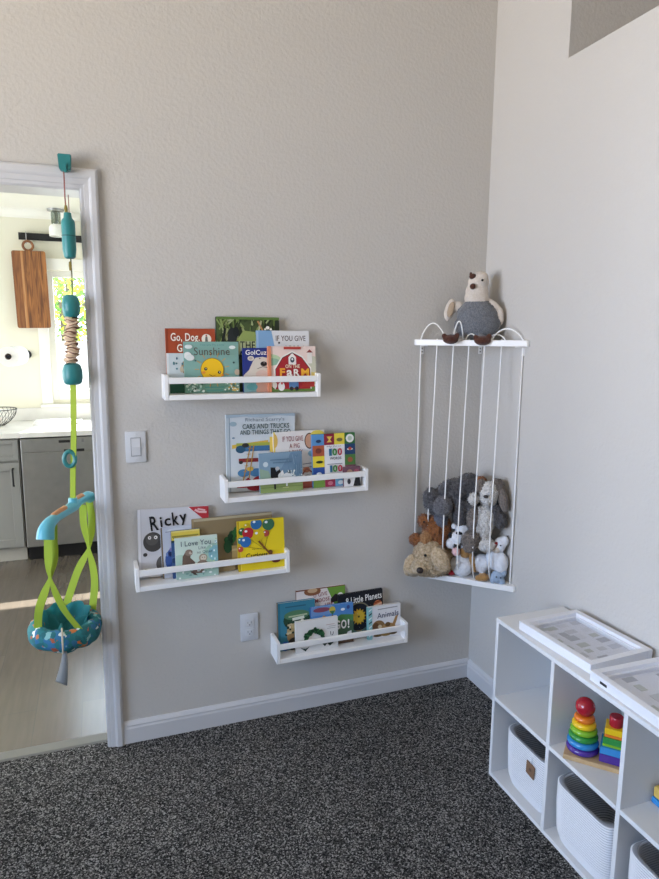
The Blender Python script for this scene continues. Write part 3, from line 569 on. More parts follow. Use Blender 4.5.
book('black book with a yellow sun and planets, back of the lowest ledge', -0.652, z4, A+0.001, 0.202, 0.200, 0.011, 0, '#17181f', pl, rollx=0.024)
an = [('e', .32, .36, .20, .20, '#8a6a44'), ('e', .24, .33, .10, .17, '#6a4a2e'), ('e', .62, .30, .22, .14, '#b08a58'), ('p', [(.72,.34),(.84,.62),(.92,.66),(.88,.5),(.80,.30)], '#a87f4c'), ('e', .36, .36, .06, .06, '#d8c8a8'), ('e', .60, .40, .08, .07, '#6a4f30'), ('e', .30, .10, .14, .05, '#6a5434'), ('e', .55, .10, .16, .055, '#8a7040'), ('e', .76, .11, .12, .05, '#5a482c'), ('r', 0, 0, .13, 1, '#8fc4c8'), ('l', [(.30,.90),(.9,.92)], .004, '#9a9a9c'), ('t', 'Animals', .28, .63, .93, .80, '#46506a', 0.004, .03)]
for k in range(7): an.append(('p', [(.02,.08+.13*k),(.11,.14+.13*k),(.12,.19+.13*k),(.03,.13+.13*k)], '#2c4a54' if k % 2 else '#e8f0f0'))
book('small white board book with a teal spine and two brown pups, lowest ledge', -0.535, z4, Cc, 0.152, 0.140, 0.014, 0, '#e3e2e4', an, '#7fb8bc', board=True)

# ---------------------------------------------------------------- corner toy shelf
M_cord = mat('white_elastic_cord', '#f0efec', 0.7)
TZ, BZ = 1.5415, 0.557
ts = thing('corner_toy_shelf', 'white triangular corner toy holder with elastic cords between two boards', 'toy shelf', (0, 0, BZ-0.024))
tri = [(-0.001, -0.001), (-0.327, -0.001), (-0.327, -0.014), (-0.014, -0.322), (-0.001, -0.322)]
def board(name, z1):
    bm = bmesh.new(); prism(bm, tri, z1-0.024, z1, 'z'); bmesh.ops.bevel(bm, geom=list(bm.edges), offset=0.002, segments=1, affect='EDGES')
    for v in bm.verts: v.co.z -= BZ-0.024
    return obj(name, bm, M_white, ts)
board('top_board', TZ); board('bottom_board', BZ)
hx = [(-0.300+0.0490*k, -0.0085-0.0465*k) for k in (0, 1, 2, 2.92, 3.84, 4.80, 6)]
for (x, y), dv in zip(hx, (0.004, 0.052, 0.058, 0.062, 0.060, 0.050, 0.006)):   # the elastic bulges out around the toys, then runs taut to the top
    ox, oy = -0.69*dv, -0.724*dv
    bm = bmesh.new(); tube(bm, [(x, y, 0.006), (x, y, 0.026), (x+ox*.5, y+oy*.5, 0.055), (x+ox*.9, y+oy*.9, 0.10), (x+ox, y+oy, 0.17), (x+ox, y+oy, 0.27), (x+ox*.95, y+oy*.95, 0.33), (x+ox*.85, y+oy*.85, 0.40), (x, y, TZ-BZ-0.002), (x, y, TZ-BZ+0.028)], 0.0028, 8); obj('cord', bm, M_cord, ts)
zt_ = TZ-BZ+0.024
def loop(a, b, hgt, bulge=0.0):
    (xa, ya), (xb, yb) = a, b; pts = []
    for k in range(13):
        q = k/12; s_ = math.sin(PI*q)
        pts.append((xa+(xb-xa)*q + 0.4*bulge*s_, ya+(yb-ya)*q + bulge*s_, zt_-0.002+hgt*s_**0.7))
    bm = bmesh.new(); tube(bm, pts, 0.0028, 8); obj('cord_loop', bm, M_cord, ts)
loop(hx[0], (-0.225, -0.075), 0.068, 0.012); loop((-0.205, -0.1), (-0.175, -0.128), 0.075, -0.012); loop((-0.168, -0.135), (-0.135, -0.165), 0.026); loop((-0.095, -0.18), (-0.045, -0.228), 0.024); loop((-0.09, -0.2), hx[6], 0.046, 0.01)
for (x, y, ax) in ((-0.29, -0.0005, 'y'), (-0.012, -0.0005, 'y'), (-0.0005, -0.285, 'x')):
    for z1 in (TZ-0.024-BZ+0.024,):
        bm = bmesh.new()
        if ax == 'y':
            box(bm, x-0.008, x+0.008, y-0.0025, y, z1-0.036, z1-0.0005); box(bm, x-0.008, x+0.008, y-0.035, y-0.0026, z1-0.003, z1-0.0005)
            br = obj('bracket', bm, M_white, ts); bm = bmesh.new()
            for q in (0.013, 0.026): lathe(bm, [(0, -0.0036), (0.0032, -0.0036), (0.0036, -0.0026)], 10, (x, y, z1-q), axis='y')
        else:
            box(bm, x-0.0025, x, y-0.008, y+0.008, z1-0.036, z1-0.0005); box(bm, x-0.035, x-0.0026, y-0.008, y+0.008, z1-0.003, z1-0.0005)
            br = obj('bracket', bm, M_white, ts); bm = bmesh.new()
            for q in (0.013, 0.026): lathe(bm, [(0, -0.0036), (0.0032, -0.0036), (0.0036, -0.0026)], 10, (x, y, z1-q), axis='x')
        obj('screw', bm, mat('screw_steel', '#8c8c8e', 0.35, metal=0.8), br)

# ---------------------------------------------------------------- plush toys
def fur(name, col, other=None, b=260, dist=0.004, amt=0.5):
    return mat('plush_'+name, col, 0.95, spec=0.1, bump=(b, 0.9, dist), mottle=(b*0.6, other or col, amt), sheen=0.25)
F = {
 'cream': fur('cream_knit', '#d8cec3', '#c6bbae', 500, 0.0015), 'felt': fur('grey_felt', '#4a4c51', '#85888d', 420, 0.002, 0.5), 'brown': fur('dark_brown', '#5a3a2e', '#452a22', 400, 0.001),
 'tanwing': fur('tan_lining', '#b09c85', '#a08c76', 400, 0.001), 'golden': fur('golden_cream', '#dfcaab', '#a0855f', 170, 0.010), 'goldlight': fur('pale_gold', '#e6d3b5', '#b0956e', 170, 0.010),
 'orange': fur('orange_brown', '#a86d40', '#6e4022', 190, 0.009), 'orlight': fur('light_ginger', '#b98d60', '#8a5c36', 240, 0.005), 'grey': fur('charcoal', '#6b696b', '#3a393b', 190, 0.009), 'greyball': fur('mid_grey', '#868487', '#525154', 190, 0.009),
 'bluegrey': fur('slate', '#6c6f7a', '#565963', 260, 0.004), 'apeface': fur('muzzle_taupe', '#5a4f4c', '#4a403e', 300, 0.003), 'white': fur('white', '#efece7', '#bcb7b1', 190, 0.008), 'taupe': fur('taupe', '#93887f', '#5f5650', 190, 0.009),
 'pwhite': fur('smooth_white', '#e4e6ea', '#d3d6dc', 120, 0.003), 'tan': fur('caramel', '#b48a58', '#a07845', 300, 0.002), 'black': fur('black', '#26262a', '#1c1c1f', 300, 0.002), 'pink': fur('pale_pink', '#e6bfc0', '#ddb0b2', 300, 0.002),
 'blue': fur('pale_blue', '#a3b4c8', '#93a5ba', 300, 0.002), 'red': fur('red', '#a32430', '#8c1a26', 300, 0.002), 'brown2': fur('chestnut', '#6a4430', '#553524', 240, 0.004),
}
PHI = math.radians(-32)
def plush(name, label, px0, py0, Wp, s, blobs, fuzz=0.0022, tufts=0, vox=0.0042, group='stuffed toys in the corner toy shelf', cat='stuffed toy', rz=PHI, zs=1.05):
    """blobs: (across, down, depth, radius across, radius depth, radius up, fur, tilt) in the toy's own units of s metres about its base"""
    t = thing(name, label, cat, Wp, (0, 0, rz), group)
    bm = bmesh.new(); B_ = []
    for q in blobs:
        x, y, d, rx, ry, rzz, col = q[:7]; tilt = math.radians(q[7]) if len(q) > 7 else 0
        c = V(((x-px0)*s, d*s, (py0-y)*s*zs)); Rm = Matrix.Rotation(tilt, 4, 'Y')
        ball(bm, c, (rx*s, ry*s, rzz*s*zs), 0, 3, Rm); B_.append((c, Rm.to_3x3().inverted(), (rx*s, ry*s, rzz*s*zs), col))
    me = bpy.data.meshes.new('body'); bm.to_mesh(me); bm.free()
    o = bpy.data.objects.new('body', me); C.objects.link(o)
    m = o.modifiers.new('r', 'REMESH'); m.mode = 'VOXEL'; m.voxel_size = vox
    m = o.modifiers.new('s', 'SMOOTH'); m.iterations = 3; m.factor = 0.5
    dg = bpy.context.evaluated_depsgraph_get(); dg.update()
    me2 = bpy.data.meshes.new_from_object(o.evaluated_get(dg)); bpy.data.objects.remove(o); bpy.data.meshes.remove(me)
    cols = []
    for b in B_:
        if b[3] not in cols: cols.append(b[3])
    def which(p):
        best = None
        for c, Ri, r, col in B_:
            q = Ri @ (p-c); dd = (q.x/r[0])**2+(q.y/r[1])**2+(q.z/r[2])**2
            if best is None or dd < best[0]: best = (dd, col)
        return cols.index(best[1])
    bm = bmesh.new(); bm.from_mesh(me2); bpy.data.meshes.remove(me2)
    bm.normal_update()
    for v in bm.verts:
        p = v.co + V(Wp); v.co += v.normal * fuzz * (noise.noise(p*85) + 0.9*noise.noise(p*190) + 0.6*noise.noise(p*330))
    for f in bm.faces: f.material_index = which(f.calc_center_median()); f.smooth = True
    bm.normal_update()
    if tufts:
        Rn = random.Random(hash(name) % 999 if False else len(label)); fl = list(bm.faces)
        for _ in range(tufts):
            f = Rn.choice(fl); p = f.calc_center_median(); n = (f.normal + V((Rn.uniform(-.9, .9), Rn.uniform(-.9, .9), Rn.uniform(-1.2, .5)))).normalized()
            a = n.cross(V((Rn.uniform(-1, 1), Rn.uniform(-1, 1), Rn.uniform(-1, 1)))).normalized() * 0.0013; b2 = n.cross(a).normalized()*0.0013
            l = Rn.uniform(0.005, 0.010)
            tip = bm.verts.new(p+n*l); q = [bm.verts.new(p-f.normal*0.001+w) for w in (a, -a*0.5+b2, -a*0.5-b2)]
            for i in range(3): g = bm.faces.new((q[i], q[(i+1) % 3], tip)); g.material_index = f.material_index; g.smooth = True
    obj('body', bm, [F[c] for c in cols], t)
    def piece(nm, x, y, d, r, mm, sub=2, tilt=0, bmat=None):
        bm = bmesh.new(); r = r if isinstance(r, tuple) else (r, r, r)
        ball(bm, V(((x-px0)*s, d*s, (py0-y)*s*zs)), (r[0]*s, r[1]*s, r[2]*s), 0, sub, Matrix.Rotation(math.radians(tilt), 4, 'Y'))
        return obj(nm, bm, mm, t, 'all')
    return t, piece
M_eye = mat('black_bead', '#141416', 0.15)
M_nose = mat('dark_nose', '#2d211d', 0.4)

# bird on the top board
t, pc = plush('plush_bird', 'plush bird with cream head and grey felt belly, sitting on the top board', 478, 340, (-0.106, -0.116, TZ), 0.00407, [
    (478, 325, 0, 22.5, 17, 15.5, 'felt'), (456, 338.5, -14, 5, 9, 4, 'felt'), (482, 338.5, -14, 5, 9, 4, 'felt'), (477.5, 316, 0, 19.5, 15, 16, 'felt'), (477, 308, 0, 14.5, 12, 11, 'felt'),
    (476.5, 291, 0, 11.3, 10, 11, 'cream'), (476.5, 297, 0, 12.0, 10.5, 9, 'cream'), (477.5, 282, 0, 10.2, 9.5, 10, 'cream'), (479, 277, 0, 8.2, 8, 7.0, 'cream'),
    (451, 309, 1, 5.2, 3.5, 12, 'cream', 14), (457, 306, 2, 7, 3, 5, 'cream', -40), (493, 305, 1, 10, 4, 4.5, 'cream', 42), (499.5, 315, 1, 4.0, 4, 10, 'cream', -8),
    (453.5, 339.5, -24, 7.5, 8, 5, 'brown'), (447.5, 336.5, -26, 2.6, 2.5, 3.2, 'brown', -20), (459.5, 336, -26, 2.6, 2.5, 3.2, 'brown', 20), (483.5, 340.5, -24, 8, 8, 5, 'brown'), (477, 337.5, -26, 2.6, 2.5, 3.0, 'brown', -20), (489.5, 336.5, -26, 2.6, 2.5, 3.2, 'brown', 20)],
    fuzz=0.0008, vox=0.0038, zs=0.95, group='stuffed toys in the corner toy shelf')
pc('beak', 472.3, 286.2, -10.5, (2.9, 3.0, 3.0), F['brown']); pc('crest', 471.6, 275.8, -7, (3.4, 2.6, 2.6), F['brown'], tilt=-25); pc('crest', 470, 273.6, -7, (1.4, 1.6, 2.0), F['brown']); pc('eye', 481.2, 280, -9.3, 1.25, M_eye)
pc('wing_lining', 452.0, 309, -2.2, (3.4, 1.2, 8.2), F['tanwing'], tilt=14)

SH = 0.0043
# golden puppy
t, pc = plush('plush_puppy', 'golden plush puppy with its big head hanging over the left shelf edge', 425, 574, (-0.287, -0.090, BZ+0.012), SH, [
    (428, 556, 0, 16, 13, 14.5, 'golden'), (424, 566, -3, 13.5, 12, 10.5, 'goldlight'), (420, 566, -9, 8.5, 9, 7.5, 'goldlight'), (437, 567, 0, 12, 12, 8, 'golden'), (430, 570, -2, 14, 11, 6, 'golden'), (413, 571, -5, 6.5, 8, 5.5, 'goldlight'), (438, 560, 12, 14, 12, 12, 'golden')], tufts=3500, fuzz=0.0034)
pc('nose', 420.3, 566.2, -18.5, (3.4, 2.6, 3.2), M_nose); pc('eye', 424.6, 553.3, -13.2, 1.5, M_eye)
def ear(px0, py0, s, x, y, d, r, tilt, key, par):
    bm = bmesh.new(); ball(bm, V(((x-px0)*s, d*s, (py0-y)*s*1.05)), tuple(k*s for k in r), 0, 3, Matrix.Rotation(math.radians(tilt), 4, 'Y'))
    for v in bm.verts: v.co += v.normal * 0.0025 * (noise.noise(v.co*150 + V((x, y, d))) + 0.6*noise.noise(v.co*320))
    return obj('ear', bm, F[key], par, 'all')
ear(425, 574, SH, 409.5, 567, -4, (5.8, 5, 11.5), 12, 'golden', t); ear(425, 574, SH, 439.0, 557, -12, (8.2, 5, 13), -22, 'golden', t)
# ginger bear
t, pc = plush('plush_bear', 'shaggy orange brown plush bear lying upside down above the golden puppy', 428, 546, (-0.263, -0.073, 0.672), SH, [
    (432, 530, 0, 12, 10, 16, 'orange'), (422, 520, -3, 6.5, 6, 6.5, 'orange'), (414.5, 539, -2, 7, 6, 6, 'orange'), (425, 537, -6, 6, 7, 9, 'orlight'), (440, 527, 1, 8, 8, 13, 'orange'), (437, 541, -2, 8, 8, 7, 'orange')], tufts=2500, fuzz=0.0034)
pc('eye', 422.2, 519.4, -9.2, 1.0, M_eye)
# charcoal ape
t, pc = plush('plush_ape', 'dark charcoal plush ape with ginger tuft slumped across the top of the toy pile', 448, 522, (-0.170, -0.105, 0.77), SH, [
    (427, 499, -6, 9, 8, 13, 'grey', -15), (437, 502, -12, 9.5, 7, 9.5, 'greyball'), (446, 489, -2, 17, 10, 11, 'grey', -18), (461, 484, 0, 12, 10, 12, 'grey'), (454, 508, -5, 8, 8, 17, 'grey', -8), (463.5, 502, -6, 9, 7, 7, 'grey'), (470.5, 489, -3, 8.5, 8, 9, 'apeface'), (472, 479, -2, 6, 5.5, 5, 'orange'), (435.5, 516, -8, 7, 7, 8, 'bluegrey')], tufts=3500, fuzz=0.003)
pc('eye', 469.5, 484.5, -10.5, 0.9, M_eye)
# shaggy grey and white puppy
t, pc = plush('plush_dog', 'shaggy grey and white plush dog sitting upright behind the right cords', 487, 548, (-0.084, -0.208, 0.694), 0.00417, [
    (489, 495, -4, 8.5, 9, 12, 'white'), (487.5, 499, -8, 6.5, 7, 5.5, 'white'), (481.5, 489, -1, 5, 7, 7, 'taupe'), (496, 489, 0, 7, 8, 8, 'taupe'), (486, 523, 0, 9, 9, 18, 'white'), (475, 520, 0, 6.5, 8, 13, 'taupe'), (497, 511, 2, 6, 7, 9, 'grey'), (501, 520, -3, 6, 6, 8, 'grey'), (473.5, 540, -7, 9, 8.5, 8.5, 'taupe', 20), (473, 547, -9, 6.5, 6.5, 4, 'taupe'), (489, 543, -7, 8.5, 8, 6.5, 'white'), (474.5, 500, -7, 5.2, 5, 6, 'white')], tufts=3500, fuzz=0.0034)
pc('nose', 485.7, 495.2, -15.6, (2.5, 1.7, 1.7), M_nose)
ear(487, 548, 0.00417, 502, 499, -4, (4.6, 4.6, 13.5), -14, 'taupe', t)
# spotted cow
t, pc = plush('plush_cow', 'small white plush cow with black spots and pink muzzle, between the cords', 455, 553, (-0.172, -0.135, 0.652), 0.00422, [
    (456, 536, -3, 6.5, 6.5, 6.5, 'pwhite'), (455, 548.5, -8, 4.4, 4.5, 4, 'pink'), (460, 529, 0, 6.5, 6, 8, 'pwhite'), (449, 542, -4, 4.3, 4.5, 5, 'pwhite'), (463.5, 545, -3, 4.3, 5, 5.5, 'pwhite'), (452, 525.5, -2, 2.8, 3, 2.8, 'pwhite'), (464, 526, -2, 3, 3, 3, 'pwhite'), (449, 534, -4, 2.6, 3, 2.6, 'black'), (457, 531, -6, 3.2, 2.4, 1.8, 'black'), (461, 540, -6, 3, 3, 2.2, 'black'), (463, 534, -4, 2.2, 3, 2.4, 'black'), (456, 543, -7.6, 3.6, 2.8, 1.2, 'black', 25)], fuzz=0.0006, vox=0.003)
# white birds
t, pc = plush('plush_duck', 'round white plush bird with caramel head, leftmost white toy on lower board', 465, 578, (-0.137, -0.146, BZ), 0.00425, [
    (462.5, 568, -1, 12.5, 10, 10, 'pwhite'), (464, 559, -1, 8.0, 8, 9, 'pwhite'), (466, 552, -6, 5.5, 6, 7.0, 'tan', 12)], fuzz=0.0012)
pc('eye', 464.5, 549, -8.8, 0.8, M_eye)
t, pc = plush('plush_gosling', 'white plush bird with tan neck stripe and feet, middle of lower board', 484, 579, (-0.082, -0.195, BZ), 0.0042, [
    (483.5, 564, -1, 8.2, 8, 9.0, 'pwhite', 15), (486, 575.5, -7, 5.5, 6, 3.5, 'tan'), (481, 577, -7, 3.5, 5, 2.6, 'tan'), (474.5, 562, -3, 2.6, 6, 12, 'tan', -16)], fuzz=0.0012)
t, pc = plush('plush_hen', 'white plush hen with small red comb near right wall', 500, 580, (-0.044, -0.240, BZ+0.008), 0.00416, [
    (498, 560, 1, 8.5, 9, 11, 'pwhite'), (504, 564, -1, 7.5, 8, 11, 'pwhite'), (502.5, 546, -1, 5.8, 6, 7.5, 'pwhite'), (507, 542, -1, 4, 5, 5, 'pwhite'), (499, 550, -5, 3.5, 3.5, 3, 'cream')], fuzz=0.0012)
pc('comb', 498, 545, -5.5, (2.2, 1.6, 3.4), F['red'], tilt=30); pc('eye', 503, 545, -6.6, 0.8, M_eye)
t, pc = plush('plush_ball', 'tiny pale blue plush toy at front right corner of lower board', 500, 584, (-0.052, -0.262, BZ), 0.00414, [
    (500, 578, 0, 6.5, 5, 6, 'blue'), (505, 582, -1, 3, 3, 3, 'blue'), (496, 582, -1, 3, 3, 3, 'blue'), (506, 574, 1, 3, 3, 4, 'blue')], fuzz=0.0006, vox=0.003)
for (x, y) in ((499, 576.5), (503, 577)): pc('eye', x, y, -5.4, 0.7, M_eye)
t, pc = plush('plush_bird_red', 'little red plush toy mostly hidden behind the golden puppy', 450, 575, (-0.188, -0.128, BZ), 0.00425, [
    (450, 571, 0, 5.5, 5, 4, 'red'), (454, 570, 1, 3.5, 4, 3, 'red')], fuzz=0.0006, vox=0.003)
t.name = 'plush_ladybird'
t, pc = plush('plush_monkey', 'chestnut brown plush toy tucked behind the cow and the golden puppy', 447, 566, (-0.205, -0.085, BZ+0.005), 0.0043, [
    (447, 556, 0, 8, 7, 10, 'brown2'), (443, 548, 3, 6, 6, 8, 'orange'), (455, 560, 2, 6, 6, 8, 'brown2'), (462, 515, 0, 0.1, 0.1, 0.1, 'brown2')], tufts=500)

# ---------------------------------------------------------------- cube shelf
CX0, CX1, CY0, CH = -0.297, -0.014, -0.616, 0.596
PT = 0.0145; PIT = 0.2885
cs = thing('cube_shelf', 'white six cube storage shelf standing on carpet along the right wall', 'shelf unit', (CX0, CY0, 0))
cs.location = (0, 0, 0)
CY1 = CY0 - 3*PIT - PT
obj('top_panel', bx(CX0, CX1, CY1, CY0, CH-PT, CH, bev=0.001), M_cubby, cs)
obj('bottom_panel', bx(CX0, CX1, CY1+PT, CY0-PT, 0.0, PT, bev=0.001), M_cubby, cs)
for y in (CY0, CY1+PT): obj('side_panel', bx(CX0, CX1, y-PT, y, 0, CH-PT-0.0002, bev=0.001), M_cubby, cs)
for k in (1, 2): obj('divider', bx(CX0, CX1-0.005, CY0-k*PIT-PT, CY0-k*PIT, PT+0.0002, CH-PT-0.0002, bev=0.001), M_cubby, cs)
for k in range(3): obj('middle_shelf', bx(CX0, CX1-0.005, CY0-(k+1)*PIT+0.0002, CY0-k*PIT-PT-0.0002, 0.294, 0.294+PT, bev=0.001), M_cubby, cs)
obj('back_panel', bx(CX1-0.0045, CX1-0.0005, CY1+PT+0.0002, CY0-PT-0.0002, PT+0.0002, CH-PT-0.0002), mat('cube_shelf_back', '#c4c5c4', 0.5), cs)
SZ = 0.294 + PT

# woven baskets
M_rope = mat('white_cotton_rope', '#d8d9dc', 0.9, spec=0.1, bump=(500, 0.6, 0.0012))
M_leather = mat('brown_leather_tag', '#7d5f48', 0.6)
def basket_bm():
    bm = bmesh.new(); seg = 64; rowsN = 25; H = 0.200
    def ring(sc, z, n=5.0, a=0.116, b=0.116, dip=0.0):
        out = []
        for k in range(seg):
            q = 2*PI*k/seg; c_, s_ = math.cos(q), math.sin(q)
            x = math.copysign(abs(c_)**(2/n), c_)*a*sc; y = math.copysign(abs(s_)**(2/n), s_)*b*sc
            out.append(bm.verts.new((x, y, z - dip*(abs(c_)**3))))
        return out
    def scale_at(z): return 0.90 + 0.10*min(1, (z/0.04))**0.5
    rings = []
    rings.append(ring(0.55, 0.0))
    for i in range(rowsN):                       # outside: one bulge per rope coil
        z0 = H*i/rowsN; hh = H/rowsN
        for fz, bul in ((0.2, 0.0), (0.38, 0.003), (0.62, 0.003), (0.8, 0.0)):
            z = z0+hh*fz; rings.append(ring(scale_at(z)+bul/0.114, z, n=4.6+3.0*min(1, z/0.13), dip=0.008*(z/H)))
    top = len(rings)
    for i in reversed(range(rowsN)):             # inside
        z0 = H*i/rowsN; hh = H/rowsN
        for fz, bul in ((0.8, 0.0), (0.62, 0.0022), (0.38, 0.0022), (0.2, 0.0)):
            z = max(z0+hh*fz, 0.008); rings.append(ring(scale_at(z)-0.05-bul/0.114*(1 if z > .01 else 0), z+(0.004 if i == rowsN-1 and fz == 0.8 else 0), dip=0.008*(z/H)))
    fs = []
    for j, (A_, B_) in enumerate(zip(rings, rings[1:])):
        for k in range(seg):
            f = bm.faces.new((A_[k], A_[(k+1) % seg], B_[(k+1) % seg], B_[k])); fs.append(f)
            if j % 4 == 0 and 0 < j < len(rings)-3: f.material_index = 1        # stitched seam between two coils
    fs.append(bm.faces.new(rings[0][::-1])); fs.append(bm.faces.new(rings[-1]))
    bmesh.ops.recalc_face_normals(bm, faces=bm.faces)
    return bm
proto = obj('woven_basket', basket_bm(), [M_rope, mat('rope_stitching', '#94969b', 0.9)], None, 'all')
GB = 'white woven baskets in the lower cubes'
BX = -0.158
tag(proto, 'white woven rope basket with brown leather tag, in the lower cube nearest the corner', 'basket', GB)
proto.location = (BX+0.004, CY0-PT-0.151, PT+0.0005)
def strap_tag(par):
    bm = bmesh.new(); tube(bm, curve3([(-0.114, -0.03, 0.19), (-0.1195, -0.032, 0.172), (-0.1205, -0.031, 0.152)], 4), 0.0012, 6)
    tube(bm, curve3([(-0.114, -0.037, 0.19), (-0.1195, -0.035, 0.172), (-0.1205, -0.031, 0.152)], 4), 0.0012, 6); obj('tag_string', bm, M_rope, par)
    bm = bmesh.new(); prism(bm, [(-0.052, 0.108), (-0.012, 0.112), (-0.014, 0.156), (-0.054, 0.152)], -0.1235, -0.1205, 'x'); q = obj('leather_tag', bm, M_leather, par)
    bm = bmesh.new(); lathe(bm, [(0, -0.1240), (0.0055, -0.1240), (0.006, -0.1236)], 12, (0, -0.034, 0.133), axis='x'); obj('embossed_mark', bm, mat('tag_emboss', '#5a4030', 0.6), q)
strap_tag(proto)
for k, lb in ((1, 'white woven rope basket open and fully visible, in the middle lower cube'), (2, 'white woven rope basket at the right frame edge, in the nearest lower cube')):
    c = proto.copy(); C.objects.link(c); c.location = (BX-0.012, CY0-PT-0.137-k*PIT, PT+0.0005); c['label'] = lb

# rainbow stacking toy
M_pine = mat('pale_beech_wood', '#c9ab80', 0.5, mottle=(40, '#b9986c', 0.5))
def paint(n, c): return mat('toy_paint_'+n, c, 0.25, coat=0.3)
st = thing('stacking_toy', 'wooden stacking toy with rainbow ring cone and square block tower, middle upper cube', 'toy', (-0.229, -0.985, SZ+0.0004), (0, 0, math.radians(-47.4)))
# own frame: x along the base board
obj('base', bx(-0.048, 0.185, -0.051, 0.032, 0, 0.0145, bev=0.002), M_pine, st)
for x in (0.0, 0.0865):
    bm = bmesh.new(); lathe(bm, [(0, 0.0146), (0.007, 0.0146), (0.007, 0.13), (0, 0.13)], 14, (x, 0, 0)); obj('peg', bm, M_pine, st)
z = 0.0147; rr_ = [0.047, 0.0455, 0.0425, 0.039, 0.035, 0.030]; hs = [0.0195, 0.0195, 0.0185, 0.0185, 0.0185, 0.0185]
cols = [('purple', '#4b2f8c'), ('blue', '#2f86c4'), ('green', '#2f8c3f'), ('lime', '#7fb82e'), ('yellow', '#ecc21f'), ('orange', '#e07a26')]
for r, h, (n, c) in zip(rr_, hs, cols):
    bm = bmesh.new(); pr = []
    for k in range(13):
        a = -PI/2 + PI*k/12; pr.append((r-h*0.5+h*0.5*math.cos(a), h*0.5+h*0.5*math.sin(a)))
    pr = [(0.0078, 0.0)] + pr + [(0.0078, h), (0.0078, 0.0)]
    lathe(bm, pr, 40, (0, 0, z)); q = obj('ring', bm, paint(n, c), st, True); q['label'] = n + ' ring'; z += h + 0.0002
bm = bmesh.new(); ball(bm, (0, 0, z+0.0255), 0.0285, 0, 4); q = obj('ball', bm, paint('red', '#a81c2c'), st, 'all'); q['label'] = 'red ball'
z = 0.0147
for r, h, n, c in ((0.037, 0.026, 'purple', '#4b2f8c'), (0.037, 0.022, 'blue', '#2f86c4'), (0.031, 0.008, 'lime', '#7fb82e'), (0.031, 0.020, 'green', '#2f8c3f'), (0.028, 0.009, 'orange', '#e07a26'), (0.028, 0.019, 'yellow', '#ecc21f')):
    bm = bmesh.new(); box(bm, 0.0865-r, 0.0865+r, -r, r, z, z+h, 0, bev=0.002); q = obj('block', bm, paint(n, c), st); q['label'] = n + ' square block'; z += h + 0.0002
bm = bmesh.new(); lathe(bm, [(0, 0), (0.018, 0), (0.0195, 0.002), (0.0195, 0.028), (0.018, 0.03), (0, 0.03)], 24, (0.0865, 0, z)); q = obj('block', bm, paint('red', '#a81c2c'), st, True); q['label'] = 'red round block'
# toy at the frame edge
t = thing('block_toy', 'yellow and blue toy at the right frame edge, nearest upper cube', 'toy', (-0.16, -1.247, SZ+0.0004))
obj('blue_base', bx(-0.035, 0.035, -0.035, 0.035, 0, 0.018, bev=0.003), paint('blue', '#2f6fb4'), t)
obj('yellow_block', bx(-0.033, 0.033, -0.033, 0.033, 0.0182, 0.05, bev=0.005), paint('buttery', '#d9b55a'), t)

# framed picture boxes lying on the cube shelf
M_frame = mat('white_frame_lacquer', '#dfe1e7', 0.3)
M_mount = mat('pale_picture_mount', '#d6dae6', 0.6)
def frame_box(label, x, y, ang, w, l, h, z, seed, slot):
    t = thing('shadow_box', label, 'picture frame', (x, y, z), (0, 0, ang), 'white picture frames lying on the cube shelf')
    bw = 0.021; bm = bmesh.new()
    for b in ((-w/2, -w/2+bw, -l/2, l/2), (w/2-bw, w/2, -l/2, l/2), (-w/2+bw, w/2-bw, -l/2, -l/2+bw), (-w/2+bw, w/2-bw, l/2-bw, l/2)): box(bm, *b, 0.0, h, bev=0.0012)
    obj('frame', bm, M_frame, t)
    # inner lip: a lower step all around
    bm = bmesh.new(); i0 = bw; i1 = bw+0.008
    for b in ((-w/2+i0, -w/2+i1, -l/2+i0, l/2-i0), (w/2-i1, w/2-i0, -l/2+i0, l/2-i0), (-w/2+i1, w/2-i1, -l/2+i0, -l/2+i1), (-w/2+i1, w/2-i1, l/2-i1, l/2-i0)): box(bm, *b, 0.001, h*0.62)
    obj('inner_lip', bm, M_frame, t)
    obj('backing', bx(-w/2+i1+.0002, w/2-i1-.0002, -l/2+i1+.0002, l/2-i1-.0002, 0.001, 0.006), M_mount, t)
    Rn = random.Random(seed); bm = bmesh.new(); n = 0
    W2, L2 = w-2*i1, l-2*i1
    for i in range(4):
        for j in range(6):
            if Rn.random() < 0.34: continue
            cx, cy = -W2/2+W2*(i+.5)/4, -L2/2+L2*(j+.5)/6
            a, b = W2/4*Rn.uniform(.22, .42), L2/6*Rn.uniform(.20, .42); cx += Rn.uniform(-.01, .01); cy += Rn.uniform(-.008, .008)
            box(bm, cx-a, cx+a, cy-b, cy+b, 0.0062, 0.0068, Rn.randrange(4))
    obj('photo_prints', bm, [ink(c) for c in ('#bcc0cb', '#a4a8b4', '#cdd1dc', '#b0b6b6')], t)
    obj('glass_pane', bx(-w/2+i1+.0003, w/2-i1-.0003, -l/2+i1+.0003, l/2-i1-.0003, 0.0125, 0.0143), M_glass, t)
    if slot: obj('hanging_slot', bx(-w/2-0.0006, -w/2+0.001, l/2-0.066, l/2-0.040, h*0.35, h*0.62), M_slot, t)
    return t
frame_box('white box picture frame lying flat at the far end of the cube shelf', -0.148, -0.866, math.radians(3.0), 0.245, 0.312, 0.029, CH+0.0004, 3, False)
frame_box('white box picture frame lying flat nearest the viewer, cut by the photo edge', -0.160, -1.212, math.radians(-1.0), 0.255, 0.318, 0.029, CH+0.0004, 8, True)

